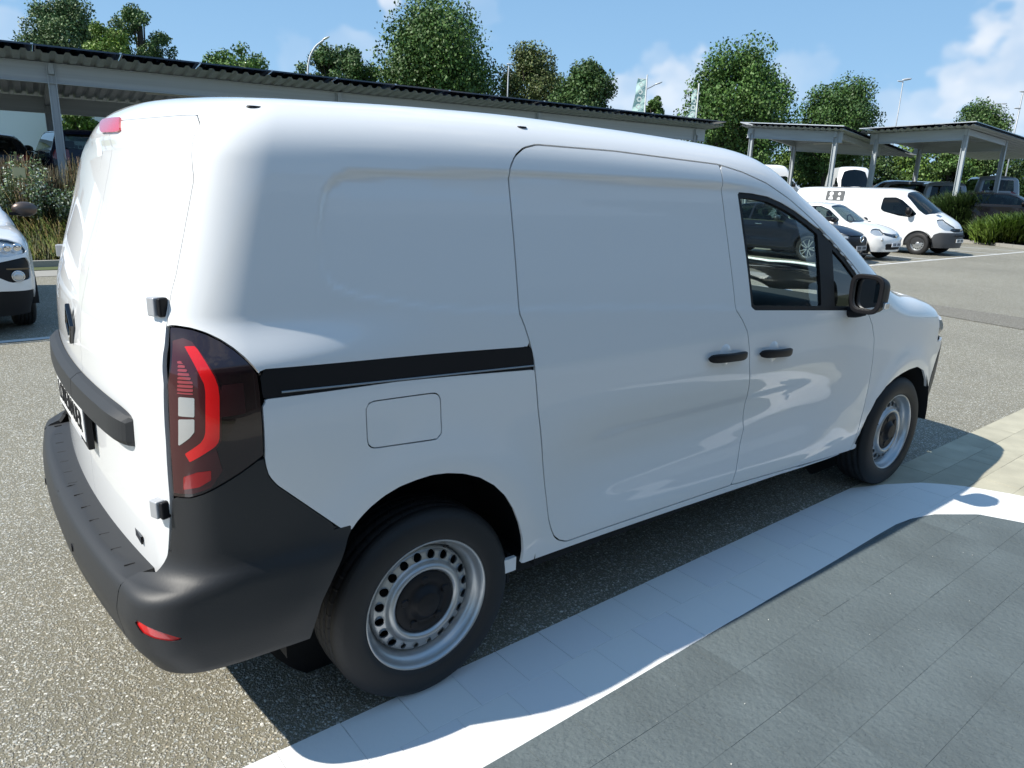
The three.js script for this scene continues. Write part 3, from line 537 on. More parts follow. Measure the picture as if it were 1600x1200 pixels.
  const slideD = add('sliding_door', [right.cut(sl((x, y) => slide(x, y) + G))], MAT.paint);
  const fd = add('front_door', [right.cut(sl((x, y) => Math.max(fdoor(x, y) + G, -win(x, y))))], MAT.paint);
  add('front_door', [left.cut(sl((x, y) => Math.max(fdoor(x, y) + G, -win(x, y))))], MAT.paint);
  add('sliding_door', [left.cut(sl((x, y) => slide(x, y) + G))], MAT.paint);
  add('fuel_flap', [right.cut(sl((x, y) => fuel(x, y) + 0.0016), { out: -0.0008 })], MAT.paint);
  // rear doors: the wider leaf is on the far side
  const splitZ = 0.135;
  const dR = add('rear_door', [right.cut((x, y, z) => Math.max(doorR(z, y) + 0.0010, x - 0.5, splitZ + 0.0014 - z))], MAT.paint);
  const dL = add('rear_door', [right.cut((x, y, z) => Math.max(doorR(z, y) + 0.0010, x - 0.5, z - splitZ + 0.0014)), left.cut((x, y, z) => Math.max(doorR(-z, y) + 0.0010, x - 0.5))], MAT.paint);
  // sliding-door rail and its track
  add('door_rail', [right.cut(sl((x, y) => rail(x, y) + 0.001), { out: -0.002, fold: 0.02 })], MAT.trim);
  { const a = hit(440, 608), b = hit(834, 566); const n = 12, pts = []; for (let i = 0; i <= n; i++) { const p = hit(mix(440, 834, i / n), mix(613, 571.5, i / n)); pts.push(V3(p.x, p.y, p.z - 0.001)); } part('rail_track', tube(pts, 0.0028, 6, 30), MAT.galv, van); }
  // glazing: black frame band, sliding pane, fixed quarter pane
  const px2 = (a, b) => { const h = hit(a, b); return [h.x, h.y]; };
  const bar0 = px2(1283, 420)[0], bar1 = px2(1304, 420)[0];
  const barF = (x, y) => { const c = (bar0 + bar1) / 2 + (y - 1.25) * -0.10; return Math.abs(x - c) - (bar1 - bar0) / 2; };
  for (const [sk, s] of [[right, 1], [left, -1]]) {
    const sq = fn => (x, y, z) => Math.max(fn(x, y), 0.45 - Math.abs(z));
    const frame = add('window_frame', [sk.cut(sq((x, y) => Math.max(win(x, y), -Math.max(win(x, y) + 0.020, -barF(x, y)))), { out: -0.004, fold: 0.02 })], MAT.trim);
    add('window_pane', [sk.cut(sq((x, y) => Math.max(win(x, y) + 0.019, -barF(x, y) - 0.001, x - (bar0 + bar1) / 2 + (y - 1.25) * 0.10)), { out: -0.012, fold: 0 })], MAT.glass);
    add('quarter_pane', [sk.cut(sq((x, y) => Math.max(win(x, y) + 0.019, -barF(x, y) - 0.001, (bar0 + bar1) / 2 - (y - 1.25) * 0.10 - x)), { out: -0.012, fold: 0 })], MAT.tintGlass);
  }
  add('windscreen', [right, left].map(s => s.cut((x, y, z) => Math.max(shield(x, Math.abs(z)) + 0.004, 1.14 - y), { out: -0.004, fold: 0 })), MAT.glass);
  add('bonnet', [right, left].map(s => s.cut((x, y, z) => Math.max(hood(x, Math.abs(z)) + G, 0.9 - y))), MAT.paint);
  // front bumper, lamps
  add('front_bumper', [right, left].map(s => s.cut((x, y, z) => { const a = Math.abs(z); return Math.max(0.26 - y, a > 0.45 ? Math.max(bumpF(x, y) + G, -archF(x, y)) : Math.max(4.4 - x, y - 0.80)); }, { out: 0.002 })), MAT.plastic);
  for (const s of [right, left]) { const h = add('headlight', [s.cut((x, y, z) => Math.max(head(x, y), 0.3 - Math.abs(z)), { out: 0.004, fold: 0.03 })], MAT.lampClear); }
  // tail lamps
  const lampPart = (sk0, s) => {
    const sk = refine(sk0, F, (x, y, z) => x < 0.5 && y > 0.8 && y < 1.34 && Math.abs(z) > 0.7, s > 0 ? 2 : 3);
    const q = (fn, out = 0, fold = 0.02) => sk.cut((x, y, z) => Math.max(fn(x, y), 0.6 - Math.abs(z)), { out, fold });
    const t = add('tail_lamp', [q((x, y) => lamp(x, y) + G, -0.001)], MAT.lampDark);
    const pp = l => poly(hp(l));
    add('inner_lens', [q(pp([[270, 532], [286, 528], [300, 534], [318, 556], [338, 588], [346, 612], [346, 690], [338, 702], [348, 735], [330, 762], [300, 772], [272, 770], [266, 690], [263, 600]]), 0.0004, 0)], MAT.lampInner, t);
    const guide = pp([[288, 541], [304, 541], [309, 546], [336, 590], [341, 604], [343, 620], [343, 685], [341, 692], [336, 698], [297, 722], [289, 709], [314, 692], [319, 684], [321, 676], [321, 612], [319, 600], [313, 588]]);
    add('light_guide', [q((x, y) => guide(x, y), 0.0012, 0)], MAT.lampRed, t);
    const ribs = pp([[277, 560], [285, 566], [295, 582], [302, 600], [302, 617], [277, 615]]);
    for (let i = 0; i < 9; i++) { const y0 = mix(617, 562, i / 9), y1 = y0 - 4.2; const a = hit(278, y0).y, b = hit(278, y1).y; add('reflector_rib', [q((x, y) => Math.max(ribs(x, y), Math.abs(y - (a + b) / 2) - Math.abs(b - a) / 2), 0.0012, 0)], MAT.lampPink, t); }
    add('reversing_lens', [q(pp([[279, 620], [304, 622], [304, 652], [279, 650]]), 0.0012, 0)], MAT.lampClear, t);
    add('reversing_lens', [q(pp([[279, 655], [304, 655], [304, 675], [297, 684], [279, 697]]), 0.0012, 0)], MAT.lampClear, t);
    add('fog_lens', [q(pp([[287, 745], [308, 738], [330, 735], [330, 750], [312, 761], [287, 765]]), 0.0012, 0)], MAT.lampFog, t);
    add('side_reflector', [q(pp([[346, 602], [380, 598], [384, 646], [346, 652]]), 0.0006, 0)], MAT.lampWine, t);
    return t;
  };
  MAT.lampInner = phys([0.055, 0.003, 0.005], { roughness: 0.3, clearcoat: 1, clearcoatRoughness: 0.02 });
  MAT.lampPink = phys([0.34, 0.05, 0.06], { roughness: 0.3, clearcoat: 1, clearcoatRoughness: 0.02 });
  MAT.lampFog = phys([0.34, 0.003, 0.004], { roughness: 0.25, clearcoat: 1, clearcoatRoughness: 0.02 });
  MAT.lampWine = phys([0.03, 0.002, 0.004], { roughness: 0.3, clearcoat: 1, clearcoatRoughness: 0.02 });
  lampPart(right, 1); lampPart(left, -1);
  // black rear corners and bumper
  const doorCut = (x, y, z) => y > 0.628 ? -(doorR(Math.abs(z), y) - 0.0016) : -1;
  const FB = (x, y, z) => {
    const a = Math.abs(z), w = VAN.W(x, y) + 0.006 * (1 - sstep(0.46, 0.60, y)) - 0.03 * sstep(0.40, 0.32, y);
    const xr = 0.010 + 0.088 * z * z - 0.012 * Math.exp(-(((y - 0.53) / 0.05) ** 2)) + 0.05 * sstep(0.46, 0.36, y);
    let f = smax(a - w, xr - x, 0.11); return smax(f, (y - 0.612 - 0.0 * x) * 1.0, 0.035);
  };
  const bo = { xp0: 0.42, xp1: 0.60, zp: 0.46, yv: x => 0.55, y0: 0.385, arc: 0.6, noFront: true };
  const K = 0.09, smin = (a, b) => -smax(-a, -b, K), FU = (x, y, z) => smin(FB(x, y, z), F(x, y, z));
  const bR = new Skin(FB, { ...bo, du: 0.012, dv: 0.010, side: 1 }), bL = new Skin(FB, { ...bo, du: 0.018, dv: 0.012, side: -1 });
  const uR = new Skin(FU, { ...bo, du: 0.010, dv: 0.008, side: 1, noCap: true }), uL = new Skin(FU, { ...bo, du: 0.014, dv: 0.010, side: -1, noCap: true });
  const bcut = (x, y, z) => Math.max(-F(x, y, z) - 0.032, -(archR(x, y) + (Math.abs(z) > 0.5 ? 0 : 9)));
  const blendEnd = (x, y, z) => FB(x, y, z) - F(x, y, z) - K * 0.96;      // beyond this the corner panel takes over
  const seam = 0.735, turn = (x, z) => Math.atan2(Math.abs(z) - 0.46, 0.42 - x) * 0.42;
  const onU = (a, b) => { const d = rayOf(a, b); let t = 0.6; for (; t < 4; t += 0.004) if (FU(CAM.x + d.x * t, CAM.y + d.y * t, CAM.z + d.z * t) < 0) break; return V3(CAM.x + d.x * t, CAM.y + d.y * t, CAM.z + d.z * t); };
  const reflP = poly([[209, 966], [216, 969], [240, 983], [265, 992], [292, 998], [268, 1003], [240, 998], [222, 990]].map(([a, b]) => { const p = onU(a, b); return [turn(p.x, p.z), p.y]; }));
  const reflF = (x, y, z) => Math.max(reflP(turn(x, z), y), 0.6 - Math.abs(z));
  for (const sk of [uR, uL]) add('rear_bumper', [sk.cut((x, y, z) => Math.max(blendEnd(x, y, z), y - 0.9, -(archR(x, y) + (Math.abs(z) > 0.5 ? 0 : 9)), seam + 0.0018 - Math.abs(z), -reflF(x, y, z), x < 0.5 ? doorCut(x, y, z) : -1))], MAT.plastic);
  for (const sk of [right, left]) add('rear_corner_panel', [sk.cut((x, y, z) => Math.max(blackRear(x, y) + G * 0.5, -archR(x, y), 0.36 - y, 0.5 - Math.abs(z), y < 0.85 ? -blendEnd(x, y, z) : -1))], MAT.plastic);
  const mid = add('rear_bumper', [bR.cut((x, y, z) => Math.max(bcut(x, y, z), z - seam + 0.0018)), bL.cut((x, y, z) => Math.max(bcut(x, y, z), -z - seam + 0.0018))], MAT.plastic);
  for (const s of [uR, uL]) add('reflector', [s.cut(reflF, { out: -0.004, fold: 0 })], MAT.lampRed);
  // grip slots along the step
  for (let i = 0; i < 13; i++) { const z = mix(-0.70, 0.66, i / 12), x = 0.066 + 0.085 * z * z; part('step_rib', box(0.026, 0.003, 0.004, x - 0.006, 0.6108, z), MAT.black, mid); }
  for (const [z, w] of [[-0.3, 0.10], [0.3, 0.10]]) part('parking_sensor', new THREE.CylinderGeometry(0.012, 0.012, 0.01, 16).rotateZ(Math.PI / 2).translate(0.012 + 0.088 * z * z - 0.012, 0.53, z), MAT.trim, mid);
  // lower apron
  add('rear_apron', [bR, bL].map(s => s.cut((x, y, z) => Math.max(bcut(x, y, z), y - 0.40), { out: -0.01, fold: 0.05 })), MAT.black);
  // rear handle strip in two lengths with a bevelled top and a rounded end
  const strip = (z0, z1, end0, end1) => {
    const pos = [], idx = [], n = 40, sec = [[0.002, 1.020], [0.016, 1.017], [0.034, 1.002], [0.036, 0.944], [0.026, 0.932], [0.002, 0.930]];
    for (let i = 0; i <= n; i++) {
      const z = mix(z0, z1, i / n); let k = 1; if (end1 && i > n - 9) k = Math.sqrt(Math.max(0, 1 - (((i - (n - 9)) / 9) ** 2) * 0.995)); if (end0 && i < 9) k = Math.sqrt(Math.max(0, 1 - (((9 - i) / 9) ** 2) * 0.995));
      for (const [o, y] of sec) pos.push(VAN.Xr(y, z) - o * k, y + (1 - k) * (y > 0.98 ? -0.018 : 0), z);
    }
    const m = sec.length; for (let i = 0; i < n; i++) for (let j = 0; j < m; j++) { const a = i * m + j, b = i * m + (j + 1) % m, c = a + m, d = b + m; idx.push(a, b, c, b, d, c); }
    for (const e of [0, n * m]) for (let j = 1; j < m - 1; j++) idx.push(e, e + j, e + j + 1);
    const g = new THREE.BufferGeometry(); g.setAttribute('position', new THREE.Float32BufferAttribute(pos, 3)); g.setIndex(idx); const f = g.toNonIndexed(); f.computeVertexNormals(); return f;
  };
  part('handle_strip', strip(splitZ + 0.002, 0.655, false, true), MAT.plastic, dR);
  part('handle_strip', strip(-0.70, splitZ - 0.002, true, false), MAT.plastic, dL);
  // number plate with its frame
  {
    const yc = 0.878, xx = VAN.Xr(yc, 0.2) - 0.016; const fr = new THREE.Group();
    const pl = part('plate_holder', box(0.018, 0.135, 0.535, xx + 0.001, yc, 0, 0.004), MAT.trim, dL);
    part('number_plate', box(0.003, 0.105, 0.52, xx - 0.0105, yc + 0.010, 0), std([0.80, 0.80, 0.78], 0.4), dL);
    const font = await new FontLoader().loadAsync('fonts/droid/droid_sans_regular.typeface.json');
    const tx = (s, size, w, zc, y, mat) => { const g = new TextGeometry(s, { font, size, depth: 0.002, curveSegments: 4 }); g.computeBoundingBox(); const b = g.boundingBox, k = w / (b.max.x - b.min.x); g.translate(-(b.max.x + b.min.x) / 2, 0, 0).scale(k, 1, 1).rotateY(-Math.PI / 2).translate(xx - 0.0125, y, zc); part('plate_lettering', g, mat, dL); };
    tx('LORENAUER', 0.062, 0.46, 0, yc - 0.020, MAT.black);
    part('plate_sticker', box(0.002, 0.014, 0.20, xx - 0.0095, yc - 0.056, 0.06), std([0.55, 0.56, 0.58], 0.5), dL);
  }
  // diamond badge
  {
    const sh = new THREE.Shape([[0, 0.060], [0.045, 0], [0, -0.060], [-0.045, 0]].map(p => new THREE.Vector2(...p)));
    sh.holes.push(new THREE.Path([[0, 0.034], [-0.024, 0], [0, -0.034], [0.024, 0]].map(p => new THREE.Vector2(...p))));
    const g = new THREE.ExtrudeGeometry(sh, { depth: 0.008, bevelEnabled: true, bevelSize: 0.003, bevelThickness: 0.003, bevelSegments: 2 }).rotateY(-Math.PI / 2);
    part('badge', g.translate(VAN.Xr(1.14, 0) - 0.004, 1.147, 0), MAT.gloss, dL);
    const b = VAN.Xr(0.655, 0.62); part('type_badge', box(0.004, 0.022, 0.085, b - 0.001, 0.668, 0.615).rotateY(0), MAT.gloss, dR);
  }
  // hinges
  MAT.hinge = std([0.42, 0.43, 0.45], 0.35, 0.2);
  const hinge = (p, s) => {
    const D = s > 0 ? dR : dL; const g = new THREE.Group(); g.name = 'hinge'; D.add(g); g.position.set(p.x, p.y, s * p.z); g.rotation.y = s * 0.35;
    part('hinge_leaf', new RoundedBoxGeometry(0.030, 0.046, 0.030, 2, 0.004).translate(-0.008, 0, s * -0.014), MAT.hinge, g);
    part('hinge_cover', new RoundedBoxGeometry(0.024, 0.046, 0.014, 2, 0.005).translate(-0.006, 0, s * 0.009), MAT.trim, g);
  };
  { const a = hit(254, 479), b = hit(258, 794); for (const s of [1, -1]) { hinge(a, s); hinge(b, s); } }
  // high brake light
  { const bl = poly([[159, 192], [163, 188], [175, 186], [190, 185], [190, 204], [184, 207], [162, 208], [159, 205]].map(([a, b]) => { const p = hit(a, b); return [p.z, p.y]; })), f2 = (sk, s) => refine(sk, F, (x, y, z) => x < 0.5 && y > 1.6 && y < 1.84 && Math.abs(z) < 0.4, s > 0 ? 1 : 2).cut((x, y, z) => Math.max(bl(z, y), x - 0.5), { out: 0.006, fold: 0.012 });
    const g = [f2(right, 1), f2(left, -1)].filter(q => count(q) > 0); if (g.length) part('brake_light', g, MAT.lampRed, van); }
  // roof caps
  const rc = [hit(397, 166), hit(815, 198)]; for (const [x, z, y] of [[rc[0].x, rc[0].z, rc[0].y], [rc[1].x, rc[1].z, rc[1].y]]) { part('roof_cap', new THREE.CylinderGeometry(0.016, 0.018, 0.004, 16).scale(1.1, 1, 0.6).translate(x, y - 0.0012, z), MAT.trim, van); }
  // door handles over their scoops
  const handle = (a, b, D) => {
    const A = hit(...a), B = hit(...b), c = A.clone().add(B).multiplyScalar(0.5), L = A.distanceTo(B), out = [];
    const z0 = hit((a[0] + b[0]) / 2, (a[1] + b[1]) / 2).z;
    const n = 22, pos = [], idx = [], ring = 12, ang = Math.atan2(B.y - A.y, B.x - A.x);
    for (let i = 0; i <= n; i++) { const t = i / n, e = Math.pow(Math.max(0, 1 - Math.pow(Math.abs(2 * t - 1), 5)), 0.5), h = 0.0215 * e * (1 - 0.16 * Math.sin(Math.PI * t)), d = 0.014 * e + 0.001, o = 0.010 + 0.020 * Math.sin(Math.PI * clamp(t * 1.0)) ** 0.6;
      for (let k = 0; k < ring; k++) { const q = k / ring * 2 * Math.PI, cx = Math.sign(Math.cos(q)) * Math.abs(Math.cos(q)) ** 0.6, sx = Math.sign(Math.sin(q)) * Math.abs(Math.sin(q)) ** 0.6; pos.push((t - 0.5) * L, h * cx, o + d * sx * 0.6); } }
    for (let i = 0; i < n; i++) for (let k = 0; k < ring; k++) { const p = i * ring + k, q = i * ring + (k + 1) % ring; idx.push(p, q, p + ring, q, q + ring, p + ring); }
    const g = new THREE.BufferGeometry(); g.setAttribute('position', new THREE.Float32BufferAttribute(pos, 3)); g.setIndex(idx); g.computeVertexNormals(); g.rotateZ(ang).translate(c.x, c.y, z0);
    part('door_handle', g, MAT.trim, D);
    const scoop = new THREE.SphereGeometry(0.054, 32, 20).scale(0.92, 1, 0.30).translate(c.x - 0.005, c.y, z0 - 0.0095); part('handle_scoop', scoop, MAT.paint, D);
  };
  handle([1103, 560], [1164, 553], slideD); handle([1183, 552], [1234, 548], fd);
  // exterior mirrors
  const mirror = s => {
    const g = new THREE.Group(); g.name = 'exterior_mirror'; van.add(g); g.position.set(3.16, 1.182, s * 1.015);
    const pos = [], idx = [], n = 14, ring = 32;
    const outline = q => { const c = Math.cos(q), sn = Math.sin(q); return [Math.sign(c) * Math.abs(c) ** 0.55 * (0.074 + 0.007 * sn), Math.sign(sn) * Math.abs(sn) ** 0.55 * (0.087)]; };
    for (let i = 0; i <= n; i++) { const t = i / n, k = Math.sqrt(1 - (t * 0.985) ** 2.4), x = t * 0.135; for (let j = 0; j < ring; j++) { const [w, h] = outline(j / ring * 2 * Math.PI); pos.push(x, h * k - 0.01 * t, s * w * k + s * 0.005 * t); } }
    for (let i = 0; i < n; i++) for (let j = 0; j < ring; j++) { const a = i * ring + j, b = i * ring + (j + 1) % ring; idx.push(a, b, a + ring, b, b + ring, a + ring); }
    const h = new THREE.BufferGeometry(); h.setAttribute('position', new THREE.Float32BufferAttribute(pos, 3)); h.setIndex(idx); h.computeVertexNormals();
    const shp = new THREE.Shape(); for (let j = 0; j <= ring; j++) { const [w, hh] = outline(j / ring * 2 * Math.PI); j ? shp.lineTo(w * 1.0, hh * 1.0) : shp.moveTo(w, hh); }
    const hole = new THREE.Path(); for (let j = ring; j >= 0; j--) { const [w, hh] = outline(j / ring * 2 * Math.PI); j < ring ? hole.lineTo(w * 0.86, hh * 0.86) : hole.moveTo(w * 0.86, hh * 0.86); } shp.holes.push(hole);
    const rim = new THREE.ExtrudeGeometry(shp, { depth: 0.012, bevelEnabled: true, bevelSize: 0.005, bevelThickness: 0.006, bevelSegments: 3, curveSegments: 8 }).rotateY(Math.PI / 2).translate(-0.006, 0, 0);
    part('mirror_housing', [h, rim], MAT.trim, g);
    const ms = new THREE.Shape(); for (let j = 0; j <= ring; j++) { const [w, hh] = outline(j / ring * 2 * Math.PI); j ? ms.lineTo(w * 0.85, hh * 0.85) : ms.moveTo(w * 0.85, hh * 0.85); }
    part('mirror_glass', new THREE.ShapeGeometry(ms).rotateY(-Math.PI / 2 ).rotateY(s * -0.08).rotateZ(-0.03).translate(0.018, 0, 0), MAT.mirror, g);
    part('mirror_arm', tube([[0.07, -0.085, s * -0.03], [0.06, -0.10, s * -0.07], [0.06, -0.10, s * -0.16]], 0.026, 10, 10), MAT.trim, g);
    part('indicator_lens', new RoundedBoxGeometry(0.040, 0.030, 0.018, 2, 0.006).translate(0.035, -0.045, s * 0.080), MAT.lampClear, g);
  };
  mirror(1); mirror(-1);
  // inner structure behind the rear corners and lamps
  for (const sk of [right, left]) add('inner_panel', [sk.cut((x, y, z) => Math.max(x - 1.3, 0.40 - y, y - 1.70, 0.45 - Math.abs(z), -(archR(x, y) - 0.02)), { out: -0.03, fold: 0.01 })], MAT.black);
  // wheels, wells, floor
  for (const s of [1, -1]) { steelWheel(van, 0.883, 0.322, s * 0.80, s, 0.322, 0.35 * s); steelWheel(van, 3.983, 0.322, s * 0.80, s, 0.322, 1.9 * s); }
  const well = (xc, r) => { for (const s of [1, -1]) { const g = []; const c = new THREE.CylinderGeometry(r, r, 0.34, 40, 1, true, -Math.PI * 0.52, Math.PI * 1.04).rotateX(Math.PI / 2).rotateZ(Math.PI); c.translate(xc, 0.36, s * 0.735); g.push(c); const d = new THREE.CircleGeometry(r, 40).translate(xc, 0.36, s * 0.57); g.push(d); part('wheel_well', g, MAT.black, van); } };
  well(0.86, 0.445); well(3.96, 0.41);
  part('underbody', [box(2.2, 0.06, 1.72, 2.36, 0.33, 0), box(0.36, 0.05, 1.5, 0.30, 0.40, 0), box(4.3, 0.06, 1.1, 2.45, 0.345, 0), box(0.35, 0.05, 1.4, 4.55, 0.30, 0)], MAT.black, van);
  for (const s of [1, -1]) part('mud_flap', box(0.012, 0.11, 0.14, 1.215, 0.335, s * 0.80), MAT.black, van);
  for (const s of [1, -1]) part('jacking_bracket', box(0.05, 0.05, 0.015, 1.205, 0.36, s * 0.885), MAT.paint, van);
  // cab: lining with window openings, bulkhead, seats, dashboard, steering wheel
  const lin_ = s => s.cut((x, y, z) => { const a = Math.abs(z); let d = Math.max(2.22 - x, 0.34 - y, x - 3.9); if (a > 0.45) d = Math.max(d, -(win(x, y) + 0.012)); d = Math.max(d, -Math.max(shield(x, a) + 0.02, 1.14 - y)); return Math.max(d, -(archF(x, y) - 0.02 + (a > 0.45 ? 0 : 9))); }, { out: -0.035, fold: 0 });
  part('cab_lining', [lin_(left), lin_(right)], MAT.liner, van);
  part('bulkhead', [box(0.03, 1.05, 1.66, 2.21, 0.86, 0), box(0.03, 0.36, 1.5, 2.21, 1.56, 0)], MAT.liner, van);
  for (const z of [-0.42, 0.42]) {
    const st = new THREE.Group(); st.name = 'seat'; van.add(st); st.position.set(2.72, 0.45, z);
    part('seat_cushion', new RoundedBoxGeometry(0.5, 0.2, 0.5, 3, 0.07).translate(0.02, 0.12, 0), MAT.fabric, st);
    part('seat_back', new RoundedBoxGeometry(0.16, 0.56, 0.48, 3, 0.06).rotateZ(0.2).translate(-0.26, 0.46, 0), MAT.fabric, st);
    part('headrest', new RoundedBoxGeometry(0.09, 0.16, 0.26, 3, 0.04).rotateZ(0.15).translate(-0.34, 0.80, 0), MAT.fabric, st);
  }
  part('dashboard', [new RoundedBoxGeometry(0.42, 0.3, 1.55, 3, 0.08).translate(3.55, 0.93, 0), new RoundedBoxGeometry(0.3, 0.09, 0.5, 3, 0.04).translate(3.42, 1.09, -0.40)], MAT.liner, van);
  part('steering_wheel', [new THREE.TorusGeometry(0.185, 0.016, 10, 36).rotateY(Math.PI / 2).rotateZ(0.42).translate(3.22, 1.02, -0.40), new THREE.CylinderGeometry(0.06, 0.07, 0.05, 16).rotateZ(Math.PI / 2 + 0.42).translate(3.24, 1.01, -0.40)], MAT.trim, van);
}
// ---------------------------------------------------------------- other vehicles
const carGlass = phys([0.30, 0.36, 0.36], { roughness: 0.01, transmission: 1, thickness: 0, ior: 1.5 });
const carPaint = (c, o = {}) => phys(c, { roughness: 0.45, clearcoat: 1, clearcoatRoughness: 0.03, ...o });
function alloyWheel(parent, x, y, z, side, R, rimR, style) {
  const w = new THREE.Group(); w.name = 'wheel'; parent.add(w); w.position.set(x, y, z); if (side < 0) w.rotation.y = Math.PI;
  part('tyre', tyreCache(R, rimR - 0.005, 0.205), tyreMat, w);
  const g = [latheZ([[rimR - 0.03, -0.07], [rimR - 0.03, 0.06], [rimR - 0.012, 0.075], [rimR, 0.088], [rimR + 0.002, 0.08]], 48)];
  if (style === 'spokes') for (let i = 0; i < 10; i++) { const s = new THREE.BoxGeometry(rimR - 0.04, 0.026, 0.03); s.translate((rimR - 0.04) / 2 + 0.02, 0, 0.062).rotateZ((Math.floor(i / 2) + (i % 2 ? 0.13 : -0.13) * 1.35) / 5 * 2 * Math.PI); g.push(s); }
  else { const f = []; for (let i = 0; i <= 10; i++) f.push([0.06 + (rimR - 0.09) * i / 10, 0.065 - 0.02 * (i / 10) ** 2]); const holes = []; for (let i = 0; i < 14; i++) { const a = i / 14 * 2 * Math.PI; holes.push([0.72 * rimR * Math.cos(a), 0.72 * rimR * Math.sin(a), 0.017]); } g.push(cutMesh(lathSkin(f, 120), (x, y) => { let d = 1e9; for (const h of holes) d = Math.min(d, Math.hypot(x - h[0], y - h[1]) - h[2]); return -d; }, 0.005, 0)); g.push(latheZ([[0.001, 0.085], [0.05, 0.083], [0.062, 0.065]], 24)); }
  part('rim', g, style === 'spokes' ? MAT.alloy : MAT.rim, w);
  if (style === 'spokes') part('hub_cap', latheZ([[0.001, 0.082], [0.03, 0.081], [0.036, 0.06]], 20), MAT.trim, w);
  part('brake_disc', latheZ([[0.001, 0.01], [rimR * 0.75, 0.01], [rimR * 0.8, -0.05], [rimR - 0.03, -0.055]], 32), MAT.black, w);
}
function makeCar(s) {
  const root = thing(s.name, s.label, 'car', [0, 0, 0], 0, s.group); root.userData.category = s.category || 'car';
  const Wy = curve(s.W), tp = curve(s.taper), H = curve(s.H), X0 = curve(s.X0), XF = curve(s.XF), res = s.res || 0.045;
  const ar = s.arch || 0.385;
  const W = (x, y) => { let w = Wy(y) - tp(x); for (const xc of s.axles) { const d = Math.hypot(x - xc, y - s.R); w += 0.02 * Math.exp(-(((d - ar - 0.03) / 0.07) ** 2)) * sstep(0.2, 0.4, y); } if (s.crease) w -= 0.022 * Math.exp(-(((y - s.crease) / 0.11) ** 2)) * sstep(s.axles[0] + 0.3, s.axles[0] + 0.8, x) * (1 - sstep(s.axles[1] - 0.9, s.axles[1] - 0.4, x)); return w; };
  const T = (x, z) => H(x + s.bow * z * z * sstep(s.bowX - 0.6, s.bowX, x)) - (s.crown || 0.05) * (z / 0.7) ** 2;
  const F = (x, y, z) => { const a = Math.abs(z); let f = smax(a - W(x, y), X0(y) + (s.planR || 0.1) * a * a - x, 0.16); f = smax(f, x - (XF(y) - (s.planF || 0.25) * a * a), 0.14); return smax(f, (y - T(x, a)) * 0.85, s.round || 0.10); };
  const xp0 = s.xp0 || 0.55, xp1 = s.xp1 || s.L - 0.6;
  const yv = x => Math.max(s.yLow || 0.5, Math.min(s.yTop, T(x, 0.45) - 0.14));
  const opt = { xp0, xp1, zp: s.zp || 0.42, yv, y0: s.y0 || 0.2, du: res, dv: res * 0.9, arc: 0.7 };
  const sk = [new Skin(F, { ...opt, side: 1 }), new Skin(F, { ...opt, side: -1 })];
  const wins = (s.windows || []).map(w => poly(w, 0.03)), scr = s.screen && poly(s.screen), rw = s.rearWin && poly(s.rearWin), head = s.head && poly(s.head, 0.02), tail = s.tail && poly(s.tail, 0.02), trims = (s.black || []).map(b => poly(b));
  const archD = (x, y) => { let d = 1e9; for (const xc of s.axles) d = Math.min(d, Math.max(Math.hypot(x - xc, y - s.R) - ar)); return d; };
  const frontP = (s.front || []).map(f => ({ ...f, p: poly(f.pts, 0.02) }));
  const zs = 0.40, sw = w => (x, y, z) => Math.max(w(x, y), zs - Math.abs(z));
  const G = 0.003, lowY = s.lowY || 0.24;
  const holes = (x, y, z) => {
    const a = Math.abs(z); let d = lowY - y;
    if (a > 0.3) d = Math.max(d, -archD(x, y));
    if (a > zs) for (const w of wins) d = Math.max(d, -(w(x, y) - G));
    if (scr) d = Math.max(d, -Math.max(scr(x, a) - G, s.belt - y)); if (rw) d = Math.max(d, -Math.max(rw(a, y) - G, x - s.L * 0.45));
    if (head) d = Math.max(d, -Math.max(head(x, y) - G, 0.25 - a, s.L * 0.6 - x)); if (tail) d = Math.max(d, -Math.max(tail(x, y) - G, (s.tailZ || 0.55) - a, x - s.L * 0.4));
    for (const t of trims) d = Math.max(d, -(t(x, y) - G)); for (const f of frontP) d = Math.max(d, -Math.max(f.p(a, y) - G, s.L * 0.55 - x));
    return d;
  };
  const add = (n, gs, m, par = root, label) => { gs = gs.filter(g => count(g) > 0); if (!gs.length) return null; const q = part(n, gs, m, par); if (label) q.userData.label = label; return q; };
  const shell = add('body_shell', sk.map(k => k.cut(holes)), s.paint);
  for (const w of wins) for (const k of sk) { add('side_window', [k.cut(sw(w), { out: -0.008, fold: 0 })], s.glass || carGlass); }
  if (scr) add('windscreen', sk.map(k => k.cut((x, y, z) => Math.max(scr(x, Math.abs(z)), s.belt - y), { out: -0.004, fold: 0 })), s.glass || carGlass);
  if (rw) add('rear_window', sk.map(k => k.cut((x, y, z) => Math.max(rw(Math.abs(z), y), x - s.L * 0.45), { out: -0.004, fold: 0 })), s.glass || carGlass);
  if (head) for (const k of sk) { const h = add('headlight', [k.cut((x, y, z) => Math.max(head(x, y), 0.25 - Math.abs(z), s.L * 0.6 - x), { out: -0.03, fold: 0 })], MAT.lampClear); if (h) add('lens', [k.cut((x, y, z) => Math.max(head(x, y), 0.25 - Math.abs(z), s.L * 0.6 - x), { fold: 0 })], MAT.lens, h); }
  if (tail) for (const k of sk) add('tail_lamp', [k.cut((x, y, z) => Math.max(tail(x, y), (s.tailZ || 0.55) - Math.abs(z), x - s.L * 0.4), { fold: 0.02 })], MAT.lampTail);
  for (const t of trims) add('bumper', sk.map(k => k.cut((x, y, z) => Math.max(t(x, y), lowY - y, Math.abs(z) > 0.3 ? -archD(x, y) : -1), { out: 0.003, fold: 0.02 })), s.blackMat || MAT.plastic);
